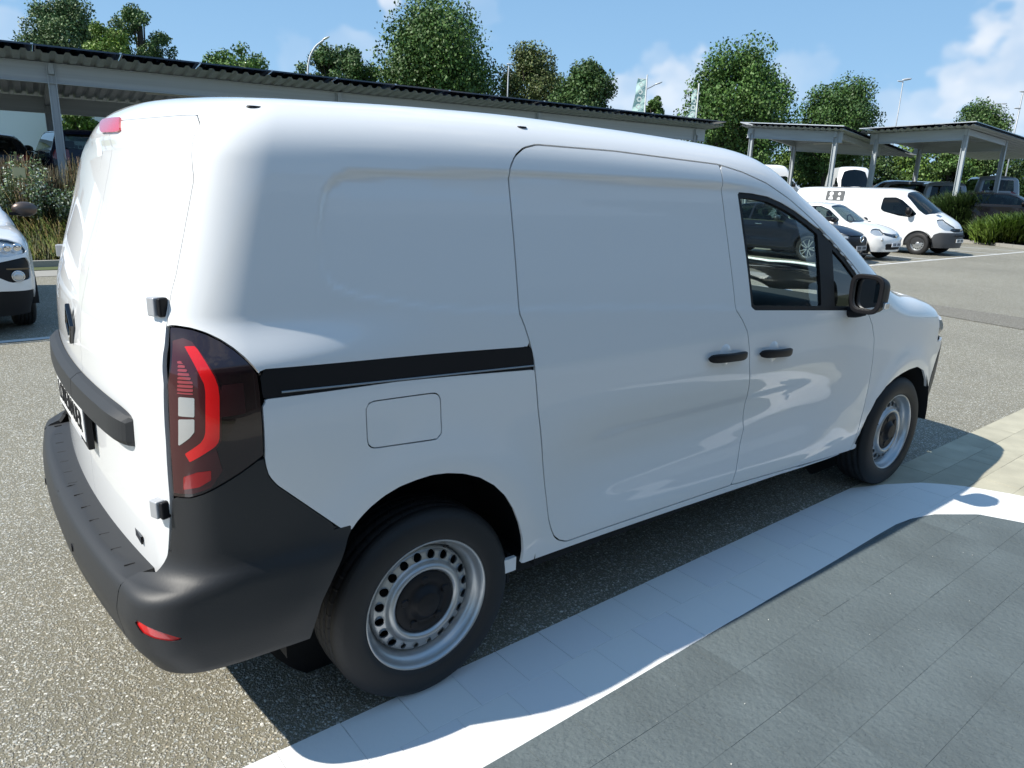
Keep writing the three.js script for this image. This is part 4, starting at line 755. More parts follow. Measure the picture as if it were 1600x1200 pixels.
  for (const f of frontP) add(f.name, sk.map(k => k.cut((x, y, z) => Math.max(f.p(Math.abs(z), y), s.L * 0.55 - x), { out: f.out || -0.01, fold: 0.02 })), f.mat || MAT.trim);
  // inside
  add('cabin_lining', sk.map(k => k.cut((x, y, z) => { const a = Math.abs(z); let d = Math.max(s.cab[0] - x, x - s.cab[1], 0.3 - y); if (a > zs) for (const w of wins) d = Math.max(d, -w(x, y) - 0.01); if (scr) d = Math.max(d, -Math.max(scr(x, a), s.belt - y)); if (rw) d = Math.max(d, -Math.max(rw(a, y), x - s.L * 0.45)); return d; }, { out: -0.03, fold: 0 })), MAT.liner);
  part('underbody', [box(s.L - 0.8, 0.08, 1.25, s.L / 2, lowY + 0.06, 0), box(s.axles[1] - s.axles[0] - 2 * ar, 0.06, 1.6, (s.axles[0] + s.axles[1]) / 2, lowY + 0.05, 0)], MAT.black, root);
  part('dashboard', new RoundedBoxGeometry(0.35, 0.2, 1.25, 2, 0.06).translate(s.dash[0], s.dash[1], 0), MAT.liner, root);
  part('steering_wheel', new THREE.TorusGeometry(0.18, 0.017, 8, 28).rotateY(Math.PI / 2).rotateZ(0.45).translate(s.dash[0] - 0.32, s.dash[1] + 0.08, -0.36), MAT.trim, root);
  for (const x of s.seats) for (const z of [-0.36, 0.36]) { part('seat', [new RoundedBoxGeometry(0.14, 0.58, 0.46, 2, 0.06).rotateZ(0.22).translate(x, s.dash[1] - 0.12, z), new RoundedBoxGeometry(0.48, 0.16, 0.46, 2, 0.06).translate(x + 0.28, s.dash[1] - 0.38, z), new RoundedBoxGeometry(0.08, 0.15, 0.24, 2, 0.03).translate(x - 0.09, s.dash[1] + 0.25, z)], MAT.fabric, root); }
  for (const xc of s.axles) for (const k of [1, -1]) { const z = k * (W(xc, 0.45) - 0.115); alloyWheel(root, xc, s.R, z, k, s.R, s.rimR || 0.21, s.rimStyle); part('wheel_well', new THREE.CylinderGeometry(ar + 0.02, ar + 0.02, 0.3, 28, 1, true, -Math.PI * 0.55, Math.PI * 1.1).rotateX(Math.PI / 2).rotateZ(Math.PI).translate(xc, s.R, z - k * 0.03), MAT.black, root); }
  if (s.mirror) for (const k of [1, -1]) { const m = new THREE.Group(); m.name = 'exterior_mirror'; root.add(m); const [mx, my, mz, ms] = s.mirror; m.position.set(mx, my, k * mz); const g = new THREE.SphereGeometry(1, 20, 14); g.scale(0.075 * ms, 0.075 * ms * (s.mirrorTall || 1), 0.115 * ms / (s.mirrorTall || 1)); part('mirror_housing', g, s.mirrorMat || MAT.trim, m); part('mirror_arm', box(0.05, 0.035, 0.14, 0.02, -0.05, -k * 0.08), MAT.trim, m); part('mirror_glass', new THREE.CircleGeometry(1, 20).scale(0.085 * ms / (s.mirrorTall || 1), 0.06 * ms * (s.mirrorTall || 1), 1).rotateY(-Math.PI / 2).translate(-0.055 * ms, 0, 0), MAT.mirror, m); }
  for (const p of s.plates || []) { const pl = part('number_plate', box(0.012, 0.11, 0.52, p[0], p[1], 0), p[2] || std([0.72, 0.73, 0.73], 0.4), root); for (let i = 0; i < 7; i++) if (i !== 3) part('plate_character', box(0.004, 0.07, 0.03, p[0] + (p[0] > s.L / 2 ? 0.008 : -0.008), p[1], -0.19 + i * 0.06), MAT.black, pl); }
  if (s.extra) s.extra(root, F, W, sk, add, T);
  // bring the base of the car to its own origin
  for (const c of root.children) c.position.x -= s.L / 2;
  return root;
}
// put a point of the car (local, x from the rear) on a point of the world
function park(car, s, local, world, turn) { car.rotation.y = turn; const x = local[0] - s.L / 2, z = local[1], c = Math.cos(turn), n = Math.sin(turn); const X = world.x - (x * c + z * n), Z = world.z - (-x * n + z * c); car.position.set(X, groundY(X, Z), Z); return car; }
MAT.lampTail = phys([0.16, 0.004, 0.006], { roughness: 0.25, clearcoat: 1, clearcoatRoughness: 0.03 });
const ROW = -1.5493;                                          // the bays stand square to the row
const white2 = carPaint([0.80, 0.805, 0.80]);
const navy = carPaint([0.008, 0.010, 0.024], { roughness: 0.5, specularIntensity: 0.1, clearcoat: 0.7 }), dark = carPaint([0.007, 0.007, 0.009], { roughness: 0.5, specularIntensity: 0.1, clearcoat: 0.7 }), steel = carPaint([0.055, 0.062, 0.068], { roughness: 0.32, metalness: 0.35 });
const emblem = (root, x, y, r, mat = MAT.chrome) => part('emblem', new THREE.TorusGeometry(r, r * 0.22, 8, 20).rotateY(Math.PI / 2).translate(x, y, 0), mat, root);

// white panel van with a black bumper in the next bays
const transporter = { name: 'panel_van', label: 'white panel van with grey bumper parked beside the tall green hedge', category: 'van', L: 4.80, xp0: 0.15, R: 0.325, axles: [0.55, 3.95], arch: 0.40, rimR: 0.205, paint: white2,
  W: [[0.2, 0.90], [0.5, 0.945], [0.8, 0.95], [1.1, 0.94], [1.5, 0.90], [1.8, 0.84], [2.0, 0.76]], taper: [[-0.5, 0.03], [0, 0], [3.4, 0], [3.9, 0.02], [4.4, 0.10], [4.8, 0.22]],
  H: [[-0.4, 1.86], [-0.2, 1.94], [0.3, 1.965], [2.6, 1.965], [3.05, 1.935], [3.3, 1.86], [3.6, 1.66], [3.95, 1.40], [4.13, 1.27], [4.4, 1.12], [4.62, 0.97], [4.75, 0.82], [4.82, 0.6]], X0: [[0.3, -0.44], [1.0, -0.44], [1.9, -0.34]], XF: [[0.2, 4.76], [0.4, 4.79], [0.6, 4.79], [0.9, 4.72], [1.2, 4.55]],
  bow: 0.30, bowX: 3.4, planF: 0.42, yTop: 1.70, round: 0.12, belt: 1.15, zp: 0.5, xp1: 4.05,
  screen: [[3.28, -0.3], [3.28, 0.5], [3.34, 0.66], [3.78, 0.78], [4.0, 0.76], [4.12, 0.4], [4.15, -0.3]],
  windows: [[[2.72, 1.66], [3.10, 1.675], [3.30, 1.60], [3.62, 1.36], [3.80, 1.20], [3.66, 1.10], [3.3, 1.13], [2.80, 1.24], [2.70, 1.32]]],
  head: [[4.30, 1.06], [4.38, 1.08], [4.55, 0.96], [4.72, 0.82], [4.72, 0.74], [4.58, 0.76], [4.44, 0.86]], tail: [[-0.5, 1.3], [-0.34, 1.3], [-0.34, 0.9], [-0.5, 0.9]],
  black: [[[4.30, 0.1], [4.34, 0.50], [4.36, 0.63], [4.50, 0.69], [5, 0.69], [5, 0.1]], [[-0.6, 0.1], [0.10, 0.1], [0.12, 0.6], [-0.6, 0.6]]], blackMat: std([0.055, 0.058, 0.063], 0.6),
  front: [{ name: 'grille', pts: [[-0.3, 0.80], [0.40, 0.82], [0.46, 0.74], [0.3, 0.71], [-0.3, 0.71]], mat: MAT.trim }], cab: [2.5, 4.2], dash: [3.95, 1.10], seats: [3.0], mirror: [3.62, 1.28, 1.07, 1.25], mirrorTall: 1.35, plates: [[4.80, 0.46]],
  extra: (root, F, W, sk) => {
    part('emblem', new THREE.OctahedronGeometry(0.075).scale(0.3, 1, 0.75).translate(4.775, 0.80, 0), MAT.chrome, root);
    part('intake', box(0.02, 0.05, 0.6, 4.79, 0.60, 0), MAT.black, root); part('bonnet_vent', box(0.10, 0.01, 0.18, 4.22, 1.245, 0.45), MAT.black, root);
    const g = new THREE.Group(); g.name = 'side_sign'; root.add(g); g.position.set(1.15, 1.68, 0.888); g.rotation.x = -0.19;
    part('sign_board', box(0.60, 0.30, 0.01), std([0.10, 0.105, 0.11], 0.6), g);
    const w = std([0.75, 0.75, 0.75], 0.6); for (const [x, r] of [[-0.13, 0.07], [0.14, 0.05]]) { part('sign_figure', new THREE.CircleGeometry(r, 16).translate(x, 0.05, 0.0065), w, g); part('sign_figure', new THREE.CircleGeometry(r * 1.1, 16, 0, Math.PI).scale(1, 1.6, 1).translate(x, -0.14, 0.0065), w, g); }
  } };
park(makeCar(transporter), transporter, [3.95, 0.93], onGround(1429, 398), ROW);

// small white city car
const small = { name: 'city_car', label: 'small white hatchback between the dark sedan and the white panel van', L: 3.69, R: 0.29, axles: [0.62, 2.99], arch: 0.335, rimR: 0.19, paint: white2,
  W: [[0.2, 0.77], [0.5, 0.815], [0.75, 0.82], [0.95, 0.80], [1.2, 0.70], [1.45, 0.56], [1.6, 0.45]], taper: [[0, 0.06], [0.5, 0], [2.6, 0], [3.0, 0.02], [3.4, 0.09], [3.7, 0.2]],
  H: [[0.05, 1.20], [0.25, 1.40], [0.7, 1.465], [1.5, 1.47], [1.85, 1.44], [2.15, 1.32], [2.5, 1.12], [2.72, 1.00], [3.0, 0.955], [3.3, 0.88], [3.55, 0.76], [3.68, 0.62]], X0: [[0.3, 0.03], [0.8, 0.03], [1.4, 0.25]], XF: [[0.2, 3.63], [0.4, 3.68], [0.55, 3.68], [0.8, 3.6], [1.0, 3.4]],
  bow: 0.25, bowX: 2.0, planF: 0.35, yTop: 1.28, belt: 0.97, zp: 0.36, xp1: 3.05, screen: [[1.95, -0.3], [1.95, 0.4], [2.0, 0.50], [2.45, 0.62], [2.62, 0.62], [2.76, 0.3], [2.78, -0.3]],
  windows: [[[0.95, 1.35], [1.75, 1.37], [2.02, 1.28], [2.40, 1.03], [2.38, 0.97], [1.0, 0.98], [0.85, 1.1]]], head: [[3.26, 0.84], [3.36, 0.83], [3.50, 0.74], [3.54, 0.67], [3.42, 0.66], [3.30, 0.72]], tail: [[0, 1.0], [0.2, 1.0], [0.2, 0.7], [0, 0.7]],
  front: [{ name: 'grille', pts: [[-0.3, 0.715], [0.15, 0.70], [0.42, 0.735], [0.46, 0.68], [0.12, 0.615], [-0.3, 0.60]], mat: MAT.gloss, out: 0.004 }, { name: 'intake', pts: [[-0.3, 0.45], [0.46, 0.45], [0.40, 0.30], [-0.3, 0.29]], mat: MAT.black }],
  rearWin: [[-0.3, 1.36], [0.42, 1.34], [0.50, 1.06], [-0.3, 1.05]], cab: [0.5, 2.75], dash: [2.50, 0.90], seats: [1.6], mirror: [2.32, 1.02, 0.90, 0.95], plates: [[3.70, 0.43, std([0.65, 0.67, 0.72], 0.4)]],
  extra: root => { part('emblem', new THREE.OctahedronGeometry(0.10).scale(0.25, 1, 0.72).translate(3.665, 0.675, 0), MAT.chrome, root); for (const z of [-0.55, 0.55]) part('fog_lamp', new THREE.SphereGeometry(0.055, 14, 10).scale(0.5, 1, 1).translate(3.55, 0.56, z), MAT.lampClear, root); } };
park(makeCar(small), small, [3.69, 0], V3(20.25, 0, -6.62), ROW);

// dark sedan, seen past the cab of the van
const sedan = { name: 'sedan', label: 'dark grey sedan with alloy wheels seen through the window of the large van', L: 4.80, R: 0.335, axles: [1.02, 3.85], arch: 0.375, rimR: 0.235, rimStyle: 'spokes', paint: carPaint([0.010, 0.014, 0.028], { roughness: 0.5, specularIntensity: 0.1, clearcoat: 0.7 }),
  W: [[0.2, 0.84], [0.5, 0.905], [0.75, 0.915], [0.92, 0.89], [1.1, 0.80], [1.35, 0.66], [1.5, 0.5]], taper: [[0, 0.10], [0.5, 0.02], [1.2, 0], [3.4, 0], [4.0, 0.02], [4.4, 0.08], [4.8, 0.22]],
  H: [[0.05, 0.98], [0.3, 1.06], [0.75, 1.10], [1.2, 1.26], [1.7, 1.41], [2.2, 1.455], [2.6, 1.42], [3.0, 1.25], [3.4, 1.04], [3.7, 0.975], [4.2, 0.90], [4.55, 0.80], [4.75, 0.68]], X0: [[0.3, 0.06], [0.7, 0.04], [1.1, 0.15]], XF: [[0.2, 4.72], [0.45, 4.80], [0.6, 4.80], [0.8, 4.7], [1.0, 4.5]],
  bow: 0.22, bowX: 2.9, planF: 0.42, yTop: 1.26, belt: 0.98, zp: 0.36, crease: 0.56, screen: [[2.62, -0.3], [2.62, 0.4], [2.68, 0.54], [3.2, 0.68], [3.42, 0.68], [3.56, 0.3], [3.58, -0.3]],
  windows: [[[1.30, 1.24], [1.75, 1.36], [2.05, 1.385], [2.05, 0.985], [1.25, 0.995]], [[2.11, 1.385], [2.45, 1.375], [2.75, 1.28], [3.15, 1.03], [3.12, 0.98], [2.11, 0.985]]],
  head: [[4.25, 0.80], [4.40, 0.80], [4.66, 0.70], [4.70, 0.64], [4.50, 0.66], [4.35, 0.70]], tail: [[0, 0.95], [0.35, 0.95], [0.35, 0.78], [0, 0.78]],
  front: [{ name: 'grille', pts: [[-0.3, 0.70], [0.40, 0.70], [0.48, 0.60], [0.30, 0.40], [-0.3, 0.38]], mat: MAT.trim, out: -0.02 }], rearWin: [[-0.3, 1.36], [0.5, 1.33], [0.58, 1.14], [-0.3, 1.13]], cab: [0.9, 3.5], dash: [3.25, 0.92], seats: [1.5, 2.3], mirror: [2.98, 1.05, 0.99, 1.0], mirrorMat: steel, plates: [[4.815, 0.40, std([0.35, 0.36, 0.38], 0.4)]],
  extra: (root, F, W) => { emblem(root, 4.79, 0.62, 0.07); for (const [x, z] of [[2.0, 1], [2.95, 1], [2.0, -1], [2.95, -1]]) part('door_handle', new RoundedBoxGeometry(0.2, 0.028, 0.03, 2, 0.012).translate(x - 0.55, 0.875, z * (W(x - 0.55, 0.875) + 0.008)), MAT.chrome, root);
    for (const z of [1, -1]) part('window_strip', box(1.85, 0.012, 0.014, 2.2, 0.972, z * (W(2.2, 0.972) + 0.002)), MAT.chrome, root); part('sill_strip', box(2.3, 0.035, 0.02, 2.45, 0.30, W(2.4, 0.30) + 0.003), MAT.trim, root); part('front_lip', new RoundedBoxGeometry(0.3, 0.03, 1.4, 2, 0.012).translate(4.6, 0.22, 0), MAT.trim, root); } };
park(makeCar(sedan), sedan, [3.85, 0.88], onGround(1258, 409), ROW);

// white compact SUV, only its front corner in view
const suv = { name: 'compact_suv', label: 'white compact SUV with black lower grille and brown mirror cap, parked nose out', L: 4.34, R: 0.345, axles: [0.83, 3.50], arch: 0.40, rimR: 0.22, rimStyle: 'spokes', paint: white2, res: 0.03,
  W: [[0.2, 0.86], [0.5, 0.905], [0.85, 0.91], [1.0, 0.89], [1.2, 0.82], [1.5, 0.70], [1.7, 0.58]], taper: [[0, 0.08], [0.5, 0], [3.1, 0], [3.6, 0.01], [4.0, 0.05], [4.35, 0.16]],
  H: [[0.05, 1.30], [0.3, 1.56], [0.8, 1.66], [1.8, 1.67], [2.2, 1.62], [2.6, 1.42], [3.0, 1.18], [3.15, 1.12], [3.6, 1.09], [4.0, 1.03], [4.2, 0.95], [4.32, 0.8]], X0: [[0.3, 0.03], [0.9, 0.03], [1.5, 0.2]], XF: [[0.2, 4.24], [0.5, 4.33], [0.8, 4.33], [1.0, 4.26], [1.15, 4.1]],
  bow: 0.2, bowX: 2.5, planF: 0.24, yTop: 1.45, belt: 1.1, screen: [[2.28, -0.3], [2.28, 0.5], [2.34, 0.60], [2.9, 0.72], [3.06, 0.70], [3.14, -0.3]], windows: [[[0.75, 1.5], [1.8, 1.56], [2.2, 1.48], [2.75, 1.16], [2.72, 1.1], [0.7, 1.12]]],
  head: [[4.02, 0.955], [4.18, 0.965], [4.40, 0.93], [4.40, 0.80], [4.2, 0.79], [4.05, 0.83]], tail: [[0, 1.1], [0.2, 1.1], [0.2, 0.85], [0, 0.85]],
  front: [{ name: 'grille', pts: [[-0.3, 0.94], [0.46, 0.925], [0.44, 0.80], [-0.3, 0.79]], mat: MAT.trim, out: -0.006 }, { name: 'fog_surround', pts: [[0.50, 0.69], [0.56, 0.735], [0.815, 0.775], [0.845, 0.70], [0.835, 0.56], [0.66, 0.54], [0.54, 0.61]], mat: MAT.trim, out: -0.012 }, { name: 'lower_intake', pts: [[-0.3, 0.46], [0.55, 0.46], [0.86, 0.44], [0.86, 0.2], [-0.3, 0.2]], mat: MAT.black }, { name: 'centre_intake', pts: [[-0.3, 0.66], [0.44, 0.66], [0.50, 0.55], [0.44, 0.48], [-0.3, 0.48]], mat: MAT.black }],
  cab: [0.6, 3.1], dash: [2.85, 1.02], seats: [1.9], mirror: [2.62, 1.18, 1.02, 1.12], mirrorMat: std([0.13, 0.10, 0.085], 0.35, 0.6), plates: [[4.345, 0.56]],
  extra: (root, F) => { for (const k of [1, -1]) { const f = new THREE.Group(); f.name = 'fog_lamp'; root.add(f); f.position.set(4.215, 0.60, k * 0.72); part('lamp_lens', new THREE.SphereGeometry(0.048, 18, 12).scale(0.5, 1, 1), MAT.lampClear, f); part('lamp_rim', new THREE.TorusGeometry(0.05, 0.008, 8, 24).rotateY(Math.PI / 2), MAT.chrome, f); part('fog_strip', box(0.012, 0.014, 0.24, 4.215, 0.672, k * 0.70), std([0.20, 0.155, 0.10], 0.4, 0.6), root); for (let i = 0; i < 3; i++) part('lamp_reflector', new THREE.SphereGeometry(0.04, 14, 10).scale(0.4, 1, 1).translate(4.20 - i * 0.035, 0.875, k * (0.58 + i * 0.085)), MAT.chrome, root); }
    for (let i = 0; i < 3; i++) part('grille_bar', box(0.012, 0.018, 0.84, 4.325, 0.83 + i * 0.04, 0), MAT.chrome, root); } };
park(makeCar(suv), suv, [3.50, -0.86], onGround(52, 505), ROW);

// dark cars under the roofs: one estate and one off-roader, copied into their places
const estate = { name: 'estate_car', label: 'black estate car with sloping rear window', L: 4.6, R: 0.325, axles: [0.98, 3.7], arch: 0.37, rimR: 0.215, rimStyle: 'spokes', paint: dark, res: 0.07,
  W: [[0.2, 0.85], [0.5, 0.9], [0.9, 0.9], [1.1, 0.82], [1.4, 0.68], [1.55, 0.55]], taper: [[0, 0.08], [0.5, 0], [3.5, 0], [4.1, 0.04], [4.6, 0.16]],
  H: [[0.1, 1.05], [0.3, 1.20], [0.6, 1.40], [1.2, 1.49], [2.2, 1.49], [2.6, 1.42], [3.0, 1.22], [3.35, 1.04], [3.8, 0.98], [4.3, 0.86], [4.55, 0.72]], X0: [[0.3, 0.05], [0.8, 0.03], [1.1, 0.1]], XF: [[0.2, 4.52], [0.5, 4.6], [0.8, 4.52], [1.0, 4.3]],
  bow: 0.2, bowX: 2.9, yTop: 1.28, belt: 1.0, screen: [[2.62, -0.3], [2.62, 0.45], [3.1, 0.66], [3.36, 0.64], [3.4, -0.3]], windows: [[[0.62, 1.34], [1.4, 1.42], [2.3, 1.41], [2.7, 1.28], [3.1, 1.03], [3.05, 0.99], [0.6, 1.02]]],
  head: [[4.2, 0.82], [4.5, 0.78], [4.5, 0.66], [4.25, 0.7]], tail: [[0, 0.98], [0.35, 0.98], [0.35, 0.78], [0, 0.78]], rearWin: [[-0.3, 1.40], [0.5, 1.36], [0.62, 1.06], [-0.3, 1.05]], cab: [0.5, 3.3], dash: [3.1, 0.95], seats: [1.4, 2.2], mirror: [2.9, 1.06, 1.0, 1], plates: [[0.04, 0.62]] };
const offroad = { ...estate, name: 'off_roader', label: 'dark blue off-roader seen from behind under the carport', paint: navy, L: 4.3, R: 0.36, axles: [0.8, 3.4], arch: 0.42, H: [[0.05, 1.25], [0.2, 1.52], [0.5, 1.64], [2.0, 1.66], [2.35, 1.58], [2.7, 1.32], [2.95, 1.14], [3.5, 1.08], [4.0, 1.0], [4.25, 0.85]], XF: [[0.2, 4.22], [0.5, 4.3], [0.9, 4.26], [1.1, 4.1]],
  W: [[0.2, 0.86], [0.5, 0.92], [1.0, 0.92], [1.2, 0.86], [1.5, 0.76], [1.7, 0.66]], bowX: 2.6, yTop: 1.45, belt: 1.12, screen: [[2.38, -0.3], [2.38, 0.5], [2.8, 0.7], [2.98, 0.68], [3.0, -0.3]], windows: [[[0.4, 1.55], [2.0, 1.58], [2.3, 1.5], [2.75, 1.16], [2.7, 1.12], [0.4, 1.14]]],
  head: [[3.95, 0.95], [4.2, 0.95], [4.2, 0.8], [3.95, 0.8]], tail: [[0, 1.15], [0.22, 1.15], [0.22, 0.9], [0, 0.9]], rearWin: [[-0.3, 1.54], [0.55, 1.5], [0.62, 1.16], [-0.3, 1.15]], cab: [0.3, 2.95], dash: [2.75, 1.05], seats: [1.1, 1.9], mirror: [2.55, 1.18, 1.04, 1.1], plates: [[0.04, 0.72]], taper: [[0, 0.06], [0.4, 0], [3.4, 0], [3.9, 0.03], [4.3, 0.12]] };
const mpv = { ...estate, name: 'minivan', label: 'silver grey minivan under the carport behind the hedge', paint: carPaint([0.20, 0.215, 0.23], { metalness: 0.4, roughness: 0.3 }), L: 4.9, R: 0.33, axles: [0.95, 3.95], H: [[0.05, 1.4], [0.2, 1.75], [0.6, 1.88], [2.6, 1.9], [3.0, 1.84], [3.4, 1.58], [3.85, 1.25], [4.2, 1.12], [4.6, 0.98], [4.85, 0.8]], XF: [[0.2, 4.82], [0.5, 4.9], [0.9, 4.85], [1.1, 4.6]],
  W: [[0.2, 0.88], [0.5, 0.94], [1.0, 0.95], [1.3, 0.92], [1.6, 0.86], [1.9, 0.74]], bowX: 3.3, yTop: 1.66, belt: 1.14, screen: [[3.1, -0.3], [3.1, 0.6], [3.6, 0.76], [3.86, 0.74], [3.9, -0.3]], windows: [[[0.5, 1.68], [2.6, 1.72], [3.0, 1.64], [3.6, 1.2], [3.55, 1.14], [0.5, 1.16]]],
  head: [[4.4, 0.98], [4.75, 0.92], [4.75, 0.78], [4.45, 0.82]], tail: [[0, 1.4], [0.15, 1.4], [0.15, 0.9], [0, 0.9]], rearWin: [[-0.3, 1.7], [0.6, 1.66], [0.66, 1.18], [-0.3, 1.17]], cab: [0.3, 3.9], dash: [3.7, 1.08], seats: [1.2, 2.1, 3.0], mirror: [3.4, 1.2, 1.08, 1.15], plates: [[0.03, 0.7]], taper: [[0, 0.05], [0.4, 0], [3.8, 0], [4.4, 0.04], [4.9, 0.16]] };
const boxvan = { ...transporter, name: 'high_roof_van', label: 'white high-roofed van under the far carport', res: 0.08, H: transporter.H.map(([x, y]) => [x, y > 1.3 ? 1.3 + (y - 1.3) * 1.75 : y]), yTop: 2.2, W: [[0.2, 0.92], [0.5, 0.97], [1.1, 0.97], [1.8, 0.92], [2.3, 0.82], [2.6, 0.7]], windows: [[[2.72, 1.75], [3.10, 1.78], [3.62, 1.45], [3.80, 1.26], [3.66, 1.15], [2.75, 1.2]]], screen: [[3.32, -0.3], [3.32, 0.6], [3.6, 0.76], [4.0, 0.78], [4.12, 0.4], [4.15, -0.3]], extra: null };
function copyCar(car, label, group) { const c = car.clone(); c.name = numbered(car.name.replace(/_\d+$/, '')); scene.add(c); c.userData = { ...car.userData, label }; if (group) c.userData.group = group; return c; }
const BACK = Math.PI / 2 + 0.05;
{
  const at = (c, px, D, turn) => { const p = atDepth(px, 230, D); c.position.set(p.x, groundY(p.x, p.z), p.z); c.rotation.y = turn; return c; };
  const a = at(makeCar({ ...offroad, label: 'dark blue off-roader seen from behind, right of the twin steel posts' }), 118, 19.5, BACK);
  const b = at(makeCar({ ...estate, label: 'black estate car seen from behind, left of the twin steel posts' }), -22, 19, BACK - 0.1);
  at(copyCar(b, 'black estate car parked side-on behind the dark blue off-roader'), 112, 28, Math.PI * 0.98);
  at(copyCar(b, 'black estate car parked nose to the wall of the pale building'), 72, 35, BACK);
  at(copyCar(b, 'black estate car behind the low green bush at the hedge'), 1592, 30.5, ROW + 0.25).position.y = 0.55;
  const m = at(makeCar(mpv), 1408, 37, 2.4);
  at(copyCar(m, 'grey minivan next to the leaning post of the hedge carport'), 1478, 36, 2.6);
  at(copyCar(m, 'grey minivan half hidden by the black estate car and the low bush'), 1555, 36.5, 2.6);
  const v = at(makeCar(boxvan), 1336, 44, -2.45); v.userData.label = 'white high-roofed van behind the posts of the far carport';
  at(copyCar(v, 'white high-roofed van just beyond the roof slope of the large van'), 1208, 45, -2.45);
}
// ---------------------------------------------------------------- painted lines, kerbs
const lineMat = new THREE.MeshStandardMaterial({ color: lin(0.62, 0.62, 0.60), roughness: 0.8, bumpMap: STONES.bump, bumpScale: 0.002, side: THREE.DoubleSide });
const rowAt = (t, o = 0) => V3(0.18 + t * 0.99977 + o * 0.0215, 0, -5.80 - t * 0.0215 + o * 0.99977);   // t along the row, o towards the van
function ribbon(a, b, w, lift, n = 12) {
  const pos = [], uv = [], idx = [], d = b.clone().sub(a).setY(0).normalize(), s = V3(-d.z, 0, d.x).multiplyScalar(w / 2);
  for (let i = 0; i <= n; i++) { const p = a.clone().lerp(b, i / n); for (const k of [-1, 1]) { const x = p.x + s.x * k, z = p.z + s.z * k; pos.push(x, groundY(x, z) + lift, z); uv.push(x, -z); } }
  for (let i = 0; i < n; i++) { const q = i * 2; idx.push(q, q + 2, q + 1, q + 1, q + 2, q + 3); }
  const g = new THREE.BufferGeometry(); g.setAttribute('position', new THREE.Float32BufferAttribute(pos, 3)); g.setAttribute('uv', new THREE.Float32BufferAttribute(uv, 2)); g.setIndex(idx); g.computeVertexNormals(); return g;
}
struct('bay_marking', ribbon(rowAt(-6), rowAt(34), 0.11, 0.005, 80), lineMat);
for (let i = -2; i < 12; i++) struct('bay_marking', ribbon(rowAt(1.35 + i * 2.55, -0.06), rowAt(1.35 + i * 2.55, -5.0), 0.11, 0.005), lineMat);
{ // trench repair in the drive lane
  const p = [[1330, 462], [1440, 474], [1600, 497], [1900, 540], [1900, 565], [1600, 516], [1440, 488], [1330, 474]].map(([a, b]) => onGround(a, b)), sh = new THREE.Shape(p.map(q => new THREE.Vector2(q.x, -q.z))), g = new THREE.ShapeGeometry(sh).rotateX(-Math.PI / 2); const a = g.attributes.position; for (let i = 0; i < a.count; i++) a.setY(i, groundY(a.getX(i), a.getZ(i)) + 0.006); 
  struct('asphalt_patch', g, new THREE.MeshStandardMaterial({ map: STONES.map, color: lin(0.62, 0.61, 0.62), roughness: 0.9, side: THREE.DoubleSide }));
}
const concrete = std([0.30, 0.29, 0.26], 0.9);
{ // kerb behind the bays, and the kerb in front of the hedge
  const kerb = (a, b, n) => { const d = b.clone().sub(a); for (let i = 0; i < n; i++) { const p = a.clone().addScaledVector(d, (i + 0.008) / n), q = a.clone().addScaledVector(d, (i + 0.992) / n); p.y = groundY(p.x, p.z) + 0.03; q.y = groundY(q.x, q.z) + 0.03; const m = part('kerb_stone', bar(p, q, 0.12, 0.18), concrete, kg); } };
  const kg = new THREE.Group(); kg.name = 'kerb'; kg.userData.kind = 'structure'; scene.add(kg);
  kerb(rowAt(-5, -6.5), rowAt(32, -6.5), 37);
  const h0 = onGround(1440, 372), h1 = onGround(1600, 389); kerb(h0, h1.clone().addScaledVector(h1.clone().sub(h0), 0.6), 14);
  struct('gutter', ribbon(rowAt(-5, -5.75), rowAt(32, -5.75), 1.2, 0.006, 40), concrete);
}
// ---------------------------------------------------------------- carports
const galvTex = dataTex(256, (d, n) => { for (let y = 0; y < n; y++) for (let x = 0; x < n; x++) { const f = fbm(x / n * 7, y / n * 7, 8, 4), h = fbm(x / n * 22, y / n * 22, 3, 3), k = 205 + 60 * (f - 0.5) + 34 * (h - 0.5), o = (y * n + x) * 4; d[o] = k; d[o + 1] = k; d[o + 2] = k; d[o + 3] = 255; } }); galvTex.repeat.set(0.8, 0.8);
const galv = std([0.50, 0.545, 0.58], 0.55, 0.05, { map: galvTex }), galvDeck = galv, panelMat = phys([0.006, 0.008, 0.022], { roughness: 0.12, clearcoat: 1, clearcoatRoughness: 0.03 }), alu = std([0.62, 0.64, 0.66], 0.4, 0.8);
